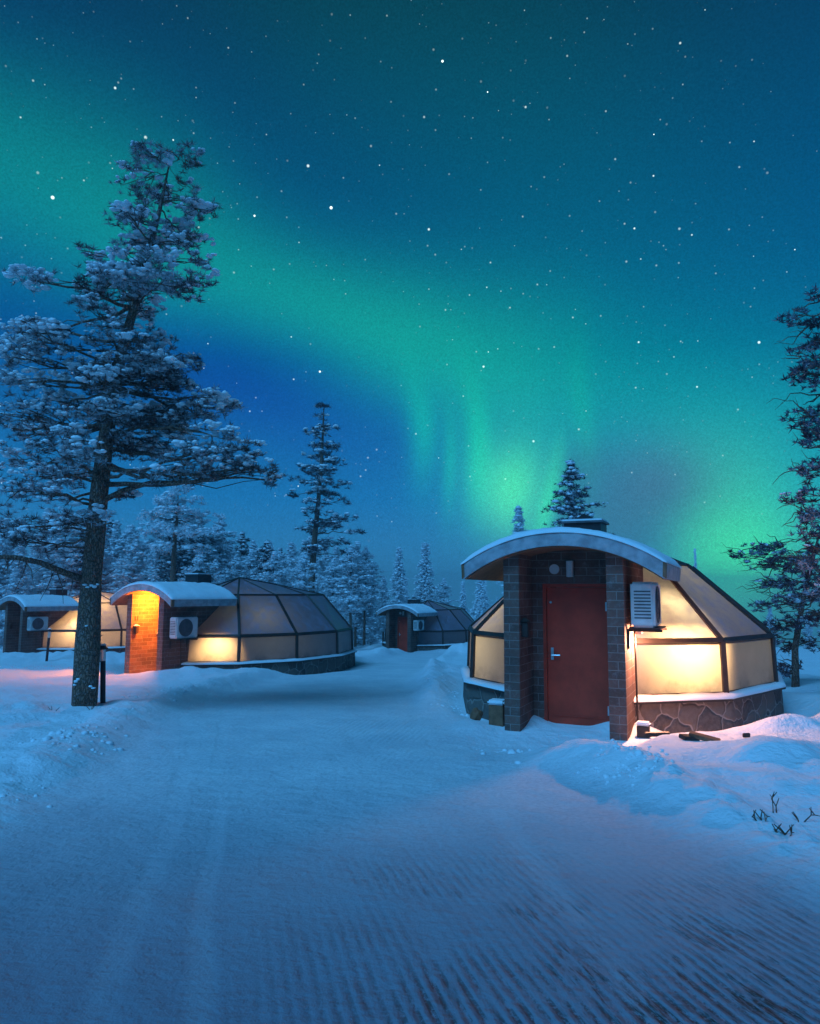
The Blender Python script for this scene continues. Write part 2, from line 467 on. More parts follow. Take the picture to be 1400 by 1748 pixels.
def empty(name, loc=(0, 0, 0), rz=0, label=None, cat=None, group=None):
    o = bpy.data.objects.new(name, None); C.objects.link(o); o.location = loc; o.rotation_euler = (0, 0, rz)
    o.empty_display_size = .2
    return tag(o, label, cat, group)


# ------------------------------------------------------------------ where things stand
IGL = {'near': (4.142, 14.493, 0.0, 24.9), 'left': (-5.352, 25.671, -.674, 32.65),
       'far': (1.617, 47.271, -1.69, 28.65), 'tree': (-15.185, 36.835, -1.19, 36.8)}
RM, EM, RU, EU, OY = 2.82, 1.41, 1.43, 2.12, -.171


def sm(x, a, b):
    t_ = max(0., min(1., (x - a) / (b - a))); return t_ * t_ * (3 - 2 * t_)


def lerp_tab(y, tab):
    if y <= tab[0][0]: return tab[0][1]
    for (a, va), (b, vb) in zip(tab, tab[1:]):
        if y <= b: return va + (vb - va) * (y - a) / (b - a)
    return tab[-1][1]


LEFT = [(-10, -2.6), (3, -2.9), (5.8, -3.2), (11, -4.2), (15.7, -4.5), (21, -4.1), (30, -2.4), (38, -.6), (44, 0), (60, 0)]
RIGHT = [(-10, 3.2), (3, 2.7), (4.35, 2.4), (6.8, 2.0), (8, 1.6), (9.7, 1.15), (13, .6), (18.5, .3), (30, 1.2), (38, 2.4), (44, 2.6), (60, 2.5)]


def base_z(y):
    z = .55 - .05 * min(max(y, -20), 52)
    if y > 52: z -= .078 * (y - 52)
    return z


BUMPS = [  # x, y, sx, sy, height : drifts seen in the picture
    (-6.2, 20.3, 1.3, .8, .12), (-4.3, 21.3, 1.0, .9, .06), (-2.9, 24.5, .8, 1.4, .20), (-2.4, 29, .9, 2.0, .25),
    (2.8, 5.1, .7, .8, -.16), (3.2, 7.2, 1.3, .8, .10), (4.8, 7.6, 1.2, 1.0, .06), (2.35, 9.0, .7, .6, .05), (5.6, 9.6, .9, .5, .16), (6.6, 9.6, .9, .6, .14), (3.9, 7.6, 1.3, .7, .08), (4.9, 9.5, .5, .35, .10), (6.5, 10.3, .7, .5, .20), (-5.9, 11.3, .5, .4, .07), (-4.7, 11.2, .4, .35, .06), (7.5, 12.5, 1.5, 1.5, .18),
    (-6.9, 11.2, 1.4, .8, .10), (-5.2, 11.9, .8, .6, .06), (.7, 15.2, .8, 1.6, .30), (.9, 12.6, .45, .6, .22), (1.35, 13.6, .4, .5, .16), (1.0, 20, 1.1, 3, .30),
    (2.6, 34.5, 1.4, 1.6, .42), (4.6, 37.5, 1.5, 1.6, .30), (-10.5, 26.5, 2.4, 1.1, .30), (-13.5, 28, 2.4, 1.3, .26), (-1.2, 36, 1.2, 2.5, .25),
]


def packed(x, y):
    l, r = lerp_tab(y, LEFT), lerp_tab(y, RIGHT)
    return sm(x, l - .25, l + .55) * sm(x, r + .25, r - .55)


def ground(x, y):
    z = base_z(y)
    p = packed(x, y)
    n1 = noise.noise(Vector((x * .22, y * .22, 3.1)))
    n2 = noise.noise(Vector((x * .75, y * .75, 7.7)))
    n3 = noise.noise(Vector((x * 2.6, y * 2.6, 1.7)))
    n4 = noise.noise(Vector((x * 6.5, y * 6.5, 4.7)))
    off = 1 - p
    n5 = noise.noise(Vector((x * 13, y * 13, 2.2)))
    z += off * (.012 * n4 + .006 * n5)
    z += off * (.13 + .16 * n1 + .09 * n2 + .034 * n3) + p * (.03 * n1 + .014 * n2 + .006 * n3)
    # broken edge thrown up by the plough
    l, r = lerp_tab(y, LEFT), lerp_tab(y, RIGHT)
    e = math.exp(-((x - r - .25) / .28) ** 2) * sm(y, 2.5, 5) * 1.0 + math.exp(-((x - l + .2) / .35) ** 2) * .55
    z += e * (.07 + .08 * abs(n3) + .06 * max(0, n4))
    for bx, by, sx_, sy_, h in BUMPS:
        dx, dy = (x - bx) / sx_, (y - by) / sy_
        q = dx * dx + dy * dy
        if q < 8: z += h * math.exp(-q) * (1 + .35 * n3 + .3 * n2) * (1 - .8 * p)
    for key, (ix, iy, iz, a) in IGL.items():
        dx, dy = x - ix, y - iy
        if abs(dx) > 9 or abs(dy) > 9: continue
        c, s = math.cos(R(a)), math.sin(R(a))
        lx, ly = dx * c - dy * s, dx * s + dy * c
        rr = math.hypot(lx / 3.0, ly / 4.15)
        if key != 'near':
            lip = {'left': .03, 'far': .22, 'tree': .12}[key]
            z += lip * math.exp(-((rr - 1.22) / .16) ** 2) * (1 + .5 * n2) * sm(abs(lx), .9, 1.5)
        k = sm(rr, 1.35, 1.0)
        z = z * (1 - k) + (iz - .1) * k
        if abs(lx) < 2.2 and -7.5 < ly < -3:          # cleared patch at the porch
            q = sm(abs(lx), 1.5, .8) * sm(ly, -7.3, -5.6)
            step = .05 * sm(ly, -5.2, -4.3) + .10 * sm(abs(lx + .05), .22, .62) * sm(ly, -4.5, -4.05)
            z = z * (1 - q) + (iz + step + .012 * n3) * q
    return z


# ------------------------------------------------------------------ ground sheet
NR, NC = 620, 520
ys = list(np.linspace(-60, .9, 40)) + [0.9 * (700 / .9) ** (i / (NR - 40)) for i in range(1, NR - 39)]
ts = np.linspace(-1, 1, NC)
V = []; PK = []
for y in ys:
    wd = .78 * max(y, 0) + 4.0 + max(0, -y) * .3
    for t_ in ts:
        x = wd * (t_ + 2.2 * t_ ** 9)
        if y > 110 or y < -8 or abs(x) > 90:
            V.append((x, y, base_z(y) + .13)); PK.append(0.)
        else:
            V.append((x, y, ground(x, y))); PK.append(packed(x, y))
nr = len(ys)
ii = np.arange((nr - 1) * NC).reshape(nr - 1, NC)[:, :-1].ravel()
F = np.stack([ii, ii + 1, ii + NC + 1, ii + NC], 1)
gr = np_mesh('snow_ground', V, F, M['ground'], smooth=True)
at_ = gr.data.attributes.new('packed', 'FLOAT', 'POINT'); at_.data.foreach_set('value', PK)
tag(gr, kind='structure')


# ------------------------------------------------------------------ igloos
def ring_pt(deg, r, z, e, o=0):
    a = R(deg); return Vector((r * math.sin(a), -r * math.cos(a) * e - o, z))


ANG = [15 + 30 * k for k in range(12)]
ARC_R = (1.42 ** 2 + .44 ** 2) / (2 * .44)
FT = .18


def arc_z(x, off=0):
    r = ARC_R + off
    return 2.82 - ARC_R + math.sqrt(max(0, r * r - x * x))


def light(name, kind, loc, power, color, parent, size=.08, aim=None, cone=120):
    d = bpy.data.lights.new(name, kind); d.energy = power; d.color = color; d.shadow_soft_size = size
    o = bpy.data.objects.new(name, d); C.objects.link(o); o.location = loc; o.parent = parent
    if kind == 'SPOT':
        d.spot_size = R(cone); d.spot_blend = .9; o.rotation_euler = Vector(aim).to_track_quat('-Z', 'Y').to_euler()
    return o


def bar(mb, a, b, wd, dp):
    """square bar from a to b"""
    a, b = Vector(a), Vector(b); d = (b - a).normalized()
    n = Vector((a.x + b.x, a.y + b.y, 0)).normalized() + Vector((0, 0, .6)); n = (n - d * n.dot(d)).normalized()
    s_ = d.cross(n); vs = []
    for p in (a, b):
        for i, j in ((-1, -1), (1, -1), (1, 1), (-1, 1)):
            vs.append(p + s_ * wd * .5 * i + n * dp * .5 * j)
    mb.add(vs, [(0, 1, 2, 3), (7, 6, 5, 4), (0, 4, 5, 1), (1, 5, 6, 2), (2, 6, 7, 3), (3, 7, 4, 0)])


def igloo(key, label, acz, lights, marks=False, recess=.73, side_lamp=0):
    ix, iy, iz, a = IGL[key]
    rnd = random.Random(key)
    root = empty('glass_igloo', (ix, iy, iz), -R(a), label, 'glass igloo', 'glass igloos with brick porches along the snow road')
    g = [ring_pt(d, RM + .03, .47, EM) for d in ANG]
    mm = [ring_pt(d, RM, 1.266, EM) for d in ANG]
    uu = [ring_pt(d, RU, 2.504, EU, -OY * -1) for d in ANG]
    A1, A2 = Vector((0, -.96, 3.086)), Vector((0, .9, 2.86))
    # plinth
    mb = MB(); n = 12
    po = [ring_pt(d, RM + .16, -.5, EM) for d in ANG]; pt = [ring_pt(d, RM + .13, .40, EM) for d in ANG]
    mb.add(po + pt, [(i, (i + 1) % n, (i + 1) % n + n, i + n) for i in range(n - 1)])
    pl = mb.build('stone_plinth', M['stone'], root)
    mb = MB()
    o0 = [ring_pt(d, RM + .19, .403, EM) for d in ANG]; o1 = [ring_pt(d, RM + .19, .433, EM) for d in ANG]
    i0 = [ring_pt(d, RM - .05, .403, EM) for d in ANG]; i1 = [ring_pt(d, RM - .05, .47, EM) for d in ANG]
    vs = o0 + o1 + i1 + i0
    mb.add(vs, [(k * n + i, k * n + (i + 1) % n, ((k + 1) % 4) * n + (i + 1) % n, ((k + 1) % 4) * n + i) for k in range(4) for i in range(n - 1)])
    mb.build('sill', M['frame'], pl)
    # snow lying on the sill, uneven
    mb = MB(); NS = 96
    def edge(d, r):
        k = int(((d - 15) % 360) // 30); f = ((d - 15) % 30) / 30
        return ring_pt(ANG[k], r, 0, EM).lerp(ring_pt(ANG[(k + 1) % 12], r, 0, EM), f)
    prof = []
    for i in range(NS):
        d = 15 + 360 * i / NS
        h = .034 + .018 * rnd.random(); w_ = .05 + .05 * rnd.random()
        q0 = edge(d, RM + .19 + .012 * rnd.random()); q1 = edge(d, RM + .19 - w_ * .4); q2 = edge(d, RM + .045)
        prof.append([(q0.x, q0.y, .436), (q0.x, q0.y, .436 + h * .5), (q1.x, q1.y, .440 + h), (q2.x, q2.y, .475 + h * .8), (q2.x, q2.y, .445)])
    vs = [p for pr in prof for p in pr]
    mb.add(vs, [(i * 5 + k, ((i + 1) % NS) * 5 + k, ((i + 1) % NS) * 5 + k + 1, i * 5 + k + 1) for i in range(NS - 8) for k in range(4)])
    mb.build('ledge_snow', M['snow'], pl, smooth=True)
    # floor inside
    mb = MB(); fl = [ring_pt(d, RM - .08, .30, EM) for d in ANG]; fl2 = [ring_pt(d, RM - .08, .42, EM) for d in ANG]
    mb.add(fl + fl2, [tuple(range(n)), tuple(range(n, 2 * n))] + [(i, (i + 1) % n, (i + 1) % n + n, i + n) for i in range(n)])
    mb.build('floor', M['plaster'], root)
    # glass
    def pane(pts):
        cs = sum(pts, Vector()) / len(pts); P = [cs + (p - cs) * .985 for p in pts]
        k = len(P)
        MB().add(P, [(0, 1, 2)] if k == 3 else [(0, 1, 2), (0, 2, 3)]).build('glass_panel', M['glass'], root)
    for i in range(12):
        j = (i + 1) % 12
        if i != 11:
            pane([g[i], g[j], mm[j], mm[i]])
        pane([mm[i], mm[j], uu[j], uu[i]])
        fr_i = ANG[i] <= 75 or ANG[i] >= 285; fr_j = ANG[j] <= 75 or ANG[j] >= 285
        if fr_i and fr_j: pane([uu[i], uu[j], A1])
        elif not fr_i and not fr_j: pane([uu[i], uu[j], A2])
        elif fr_i: pane([uu[i], uu[j], A2, A1])
        else: pane([uu[i], uu[j], A1, A2])
    fb = MB()
    for i in range(12):
        j = (i + 1) % 12
        if i != 11: bar(fb, g[i], g[j], .07, .07)
        bar(fb, g[i], mm[i], .085, .085)
        if i != 11: bar(fb, mm[i], mm[j], .075, .08)
        bar(fb, mm[i], uu[i], .075, .08); bar(fb, uu[i], uu[j], .05, .06)
        bar(fb, uu[i], A1 if (ANG[i] <= 75 or ANG[i] >= 285) else A2, .045, .05)
    bar(fb, A1, A2, .05, .06)
    fb.build('glazing_frame', M['frame'], root)
    # porch walls
    L = 4.744; xw, tw = .85, .23; yb = -2.60; yd = -L + recess
    for s_, nm in ((-1, 'porch_wall'), (1, 'porch_wall')):
        x0, x1 = sorted((s_ * xw, s_ * (xw - tw)))
        zi, zo = arc_z(xw - tw, -FT), arc_z(xw, -FT)
        mb = MB().prism([(x0, -.4), (x1, -.4), (x1, zo if s_ > 0 else zi), (x0, zi if s_ > 0 else zo)], -L, yb)
        mb.build(nm, M['brick'], root)
    # wall round the door
    xi = xw - tw - .002; dx0, dx1 = -.455, .575; dz = 2.12
    mb = MB(); mb.prism([(-xi, -.3), (dx0, -.3), (dx0, dz), (-xi, dz)], yd, yd + .2)
    mb.prism([(dx1, -.3), (xi, -.3), (xi, dz), (dx1, dz)], yd, yd + .2)
    top = [(xi * (1 - 2 * i / 12), arc_z(xi * (1 - 2 * i / 12), -FT)) for i in range(13)]
    mb.prism([(-xi, dz), (xi, dz)] + top, yd, yd + .2)
    mb.build('door_wall', M['brick'], root)
    # closure behind, inside the glass
    MB().box(-.62, .62, -3.1, -3.0, .3, 2.5).build('inner_partition', M['plaster'], root)
    # door
    mb = MB(); ft = .05
    mb.box(dx0, dx0 + ft, yd - .012, yd + .12, .0, dz); mb.box(dx1 - ft, dx1, yd - .012, yd + .12, 0, dz); mb.box(dx0 + ft, dx1 - ft, yd - .012, yd + .12, dz - ft, dz)
    mb.build('door_frame', M['door'], root)
    mb = MB().box(dx0 + ft + .004, dx1 - ft - .004, yd + .02, yd + .065, .03, dz - ft - .004)
    door = mb.build('door', M['door'], root, bevel=.004)
    MB().box(dx0 + .14, dx1 - .14, yd + .008, yd + .019, .16, .175).build('kick_bar', M['door'], door)
    hx = dx0 + .13
    mb = MB().box(hx - .02, hx + .02, yd + .006, yd + .018, .98, 1.16)
    mb.tube([(hx, yd + .01, 1.05), (hx, yd - .045, 1.05)], .011, 8); mb.tube([(hx, yd - .045, 1.05), (hx + .13, yd - .045, 1.055)], .010, 8)
    mb.build('handle', M['steel'], door, smooth=False)
    MB().tube([(hx - .015, yd + .02, 1.84), (hx - .015, yd + .006, 1.84)], .018, 12).build('peephole', M['steel'], door)
    for hz in (.22, 1.72):
        mb = MB().box(dx1 - .10, dx1 - .02, yd - .004, yd + .018, hz, hz + .13); mb.tube([(dx1 - .05, yd - .008, hz - .02), (dx1 - .05, yd - .008, hz + .15)], .013, 8)
        mb.build('hinge', M['steel'], door)
    # wall lamp, vent disc, lantern
    mb = MB().tube([(-.02, yd - .075, 2.22), (-.02, yd - .075, 2.46)], .055, 16)
    wl = mb.build('wall_lamp', M['white'], root, smooth=False)
    mb = MB().box(-.045, .005, yd - .02, yd, 2.26, 2.42); mb.build('bracket', M['steel'], wl)
    MB().tube([(-.27, yd - .025, 2.34), (-.27, yd, 2.34)], .075, 24).build('vent_cover', M['white'], root)
    xl = -(xw - tw)
    mb = MB().box(xl, xl + .10, -L + .10, -L + .21, 1.34, 1.56)
    lt = mb.build('wall_lantern', M['frame'], root, bevel=.01)
    MB().add([(xl, -L + .07, 1.565), (xl + .12, -L + .07, 1.565), (xl + .12, -L + .23, 1.565), (xl, -L + .23, 1.565), (xl + .02, -L + .15, 1.62), (xl + .07, -L + .15, 1.61)],
             [(0, 3, 2, 1), (0, 1, 5, 4), (1, 2, 5), (2, 3, 4, 5), (3, 0, 4)]).build('lantern_cap', M['white' if marks else 'frame'], lt)
    if marks:
        for k in range(2):
            MB().box(xl + .002, xl + .012, -L + .12 + k * .09, -L + .14 + k * .09, 1.72, 1.86).build('house_number', M['black'], root)
    # curved roof
    ye0, ye1 = -L - .20, -2.42; N_ = 28
    xs = [1.42 * (-1 + 2 * i / N_) for i in range(N_ + 1)]
    up = [(x, arc_z(x)) for x in xs]; dn = [(x * .985, arc_z(x * .985, -FT)) for x in xs]
    roof = MB().prism(up + dn[::-1], ye0, ye1).build('curved_roof', M['fascia'], root)
    so = [(x * .97, arc_z(x * .97, -FT - .002)) for x in xs]; so2 = [(x * .97, arc_z(x * .97, -FT - .015)) for x in xs]
    MB().prism(so + so2[::-1], ye0 + .035, ye1 - .03).build('soffit', M['wood'], roof)
    for s_ in (-1, 1):
        x1 = s_ * 1.422; x0 = s_ * 1.38
        MB().prism([(x0, arc_z(1.38) - FT - .02), (x1, arc_z(1.42) - FT - .02), (s_ * 1.432, arc_z(1.42) + .005), (s_ * 1.39, arc_z(1.38) + .004)], ye0 - .004, ye0 + .10).build('rafter_end', M['wood'], roof)
    # snow blanket on the roof
    NY = 40; vs = []; fs = []; N2 = 60
    thick = .08 if key != 'near' else .075
    for j in range(NY + 1):
        y = ye0 - .015 + (ye1 - ye0 + .02) * j / NY
        for i in range(N2 + 1):
            x = 1.44 * (-1 + 2 * i / N2)
            nn = noise.noise(Vector((x * 2 + ix, y * 2, iz))) * .45 + noise.noise(Vector((x * 9, y * 9, ix))) * .22
            e = min(1, (1.44 - abs(x)) / .10 + .25, min(j, NY - j) / 2 + .35)
            h = thick * (1 + nn) * e
            vs.append((x, y + (noise.noise(Vector((x * 6, 0, ix))) * .012 if j in (0, NY) else 0), arc_z(min(abs(x), 1.42)) + .004 + h))
    for j in range(NY):
        for i in range(N2):
            q = j * (N2 + 1) + i; fs.append((q, q + 1, q + N2 + 2, q + N2 + 1))
    base = len(vs); rim = [i for i in range(N2 + 1)] + [(j) * (N2 + 1) + N2 for j in range(1, NY + 1)] + \
        [NY * (N2 + 1) + i for i in range(N2 - 1, -1, -1)] + [j * (N2 + 1) for j in range(NY - 1, 0, -1)]
    for q in rim:
        x, y, z = vs[q]; vs.append((x, y, arc_z(min(abs(x), 1.42)) + .002))
    for k in range(len(rim)):
        k2 = (k + 1) % len(rim); fs.append((rim[k], rim[k2], base + k2, base + k))
    MB().add(vs, fs).build('roof_snow', M['snow'], roof, smooth=True)
    # ventilation box on the roof
    bx0, bx1, by0, by1, bz = -.34, .26, -3.0, -2.45, 3.13
    vb = MB().box(bx0, bx1, by0, by1, 2.55, bz).build('roof_vent_box', M['black'], root)
    MB().box(bx0 - .04, bx1 + .04, by0 - .04, by1 + .04, bz + .002, bz + .035).build('box_lid', M['grille'], vb)
    MB().box(bx0 - .02, bx1 + .02, by0 - .02, by1 + .02, bz + .037, bz + .065).build('lid_snow', M['snow'], vb)
    MB().add([(bx0 + .15, by0 + .1, bz + .067), (bx0 + .48, by0 + .1, bz + .067), (bx0 + .48, by1 - .1, bz + .067), (bx0 + .15, by1 - .1, bz + .067), (bx0 + .28, by0 + .2, bz + .17), (bx0 + .34, by1 - .2, bz + .16)],
             [(0, 1, 4), (1, 2, 5, 4), (2, 3, 5), (3, 0, 4, 5)]).build('flue_cap', M['black'], vb)
    # heat pump on the right outer wall
    y0, y1 = -L + .17, -L + .98; x0, x1 = xw + .06, xw + .38
    ac = MB().box(x0, x1, y0, y1, acz, acz + .62).build('air_conditioner', M['white'], root, bevel=.03)
    mb = MB(); cy, cz = (y0 + y1) / 2 - .06, acz + .31
    for r_ in (.08, .14, .20, .25):
        pts = [(x1 + .008, cy + r_ * math.cos(2 * math.pi * k / 32), cz + r_ * math.sin(2 * math.pi * k / 32)) for k in range(33)]
        mb.tube(pts, .006, 4, cap=False)
    mb.tube([(x1 + .001, cy, cz), (x1 + .012, cy, cz)], .05, 16)
    mb.build('fan_guard', M['grille'], ac)
    MB().tube([(x1 + .0005, cy, cz), (x1 + .003, cy, cz)], .26, 32).build('fan_recess', M['grille'], ac)
    mb = MB()
    for k in range(9):
        mb.box(x0 + .05, x1 - .05, y0 - .006, y0 - .0005, acz + .12 + k * .045, acz + .14 + k * .045)
    mb.build('side_louvre', M['grille'], ac)
    mb = MB()
    for yy in (y0 + .1, y1 - .1):
        mb.box(xw - .002, xw + .46, yy - .02, yy + .02, acz - .06, acz - .025); mb.box(xw + .001, xw + .03, yy - .02, yy + .02, acz - .3, acz - .06)
    mb.box(xw + .03, xw + .44, y0 + .03, y1 - .03, acz - .022, acz - .004)
    mb.build('wall_bracket', M['frame'], root)
    MB().tube([(xw + .04, y0 + .45, acz - .02), (xw + .05, y0 + .46, acz - .5), (xw + .05, y0 + .50, .12)], .014, 8).build('drain_pipe', M['frame'], root)
    for (kind, loc, pw, c_, sz, *sp) in lights:
        light('interior_lamp' if kind == 'in' else 'porch_lamp', 'SPOT' if sp else 'POINT', loc, pw, c_, root, sz, *sp)
    if side_lamp:
        sl = MB().tube([(xw + .10, -L + .63, acz - .115), (xw + .10, -L + .63, acz - .075)], .05, 14).build('side_lamp', M['white'], root)
        MB().box(xw - .001, xw + .10, -L + .62, -L + .64, acz - .075, acz - .065).build('lamp_arm', M['steel'], sl)
        light('porch_lamp', 'POINT', (xw + .15, -L + .66, acz - .22), side_lamp, (1, .42, .24), root, .04)
    return root


WARM = (1.0, .54, .20)
igloo('near', 'nearest glass igloo, on the right of the road, with shut red door and glowing panes', 1.52,
      [('in', (.98, -2.90, 1.20), 85, WARM, .06, (.62, -.78, -.25), 130), ('in', (1.25, -2.70, 1.20), 85, WARM, .06, (.62, -.78, -.2), 130), ('in', (1.48, -2.52, 1.20), 50, WARM, .06, (.62, -.78, -.2), 130), ('in', (1.0, -2.2, 1.5), 70, (1, .68, .34), .2, (.62, -.78, .25), 110), ('in', (.0, -.3, 1.9), 62, (1, .78, .36), .25), ('in', (-1.6, -2.2, 1.1), 24, (1, .72, .32), .15)], side_lamp=220)
igloo('left', 'glass igloo beyond the big pine whose open porch glows orange', 1.24,
      [('in', (.98, -2.85, 1.16), 85, WARM, .08, (.62, -.78, -.55), 105), ('in', (1.25, -2.65, 1.16), 85, WARM, .08, (.62, -.78, -.55), 105), ('in', (1.3, -1.4, 1.3), 6, (1, .82, .34), .2), ('porch', (-.02, -4.20, 2.30), 680, (1.0, .27, .02), .07)], marks=True, recess=1.15)
igloo('far', 'farthest igloo at the end of the road, unlit, with dark red porch', 1.35,
      [('in', (0, 0, 1.6), 3, (1, .85, .6), .3)])
igloo('tree', 'lit igloo behind the trunk of the big pine with dark porch', 1.30,
      [('in', (1.5, -2.5, 1.3), 60, WARM, .15), ('in', (.6, -1.2, 1.9), 110, WARM, .3), ('in', (2.0, 1.0, 1.3), 40, WARM, .3)])


# ------------------------------------------------------------------ trees
def pix(px, py, Y):
    """a point of the scene at distance Y ahead (photo measurements turned into metres)"""
    du, dv = px - 700, py - 874
    U = du * math.cos(ROLL) - dv * math.sin(ROLL); V_ = du * math.sin(ROLL) + dv * math.cos(ROLL)
    fw = V_ * math.sin(PITCH) + FPX * math.cos(PITCH); upz = -V_ * math.cos(PITCH) + FPX * math.sin(PITCH)
    return Vector((U / fw * Y, Y, 2.0 + upz / fw * Y))


def tuft_proto(rs, n, ln, wd, up=.35, flat=.8):
    V = []; 
    for _ in range(n):
        d = rs.normal(size=3); d[2] = abs(d[2]) * flat * rs.choice([1, 1, -.5]) + up * .4; d /= np.linalg.norm(d)
        l = ln * rs.uniform(.6, 1.1); s_ = np.cross(d, rs.normal(size=3)); s_ /= np.linalg.norm(s_)
        o = d * l * .08
        V += [o - s_ * wd * .5, o + s_ * wd * .5, d * l]
    return np.array(V)


_ico = bmesh.new(); bmesh.ops.create_icosphere(_ico, subdivisions=2, radius=1)
ICO_V = np.array([v.co[:] for v in _ico.verts]); ICO_F = np.array([[v.index for v in f.verts] for f in _ico.faces]); _ico.free()
_ico = bmesh.new(); bmesh.ops.create_icosphere(_ico, subdivisions=1, radius=1)
ICO1_V = np.array([v.co[:] for v in _ico.verts]); ICO1_F = np.array([[v.index for v in f.verts] for f in _ico.faces]); _ico.free()


def scatter(P, S, protos, rs):
    """needle tufts: instance triangle protos at P with scale S"""
    V = []
    for p, s_ in zip(P, S):
        q = protos[rs.integers(len(protos))]; a = rs.uniform(0, 6.283); c, s2 = math.cos(a), math.sin(a)
        m_ = np.array([[c, -s2, 0], [s2, c, 0], [0, 0, 1]])
        V.append((q * s_) @ m_.T + p)
    V = np.concatenate(V); return V, np.arange(len(V)).reshape(-1, 3)


def blobs(P, S, rs, flat=.55, lo=False):
    iv, if_ = (ICO1_V, ICO1_F) if lo else (ICO_V, ICO_F)
    V = []; F = []; o = 0
    vars_ = []
    for k in range(8):
        f = np.array([1 + .45 * noise.noise(Vector(v) * 1.6 + Vector((k * 3.3, 0, 0))) for v in iv])
        vars_.append(iv * f[:, None])
    for p, s_ in zip(P, S):
        q = vars_[rs.integers(8)] * np.array([s_ * rs.uniform(.8, 1.35), s_ * rs.uniform(.8, 1.35), s_ * flat])
        a = rs.uniform(0, 6.283); c, s2 = math.cos(a), math.sin(a)
        V.append(q @ np.array([[c, -s2, 0], [s2, c, 0], [0, 0, 1]]).T + p); F.append(if_ + o); o += len(iv)
    return np.concatenate(V), np.concatenate(F)


def curve_pts(a, b, sag, n, rnd, wob=.05):
    a, b = Vector(a), Vector(b); L_ = (b - a).length
    out = []
    for i in range(n + 1):
        t_ = i / n; p = a.lerp(b, t_); p.z += sag * math.sin(math.pi * t_) * L_
        if 0 < i < n: p += Vector((rnd.uniform(-1, 1), rnd.uniform(-1, 1), rnd.uniform(-1, 1))) * wob * L_ * .5
        out.append(p)
    return out


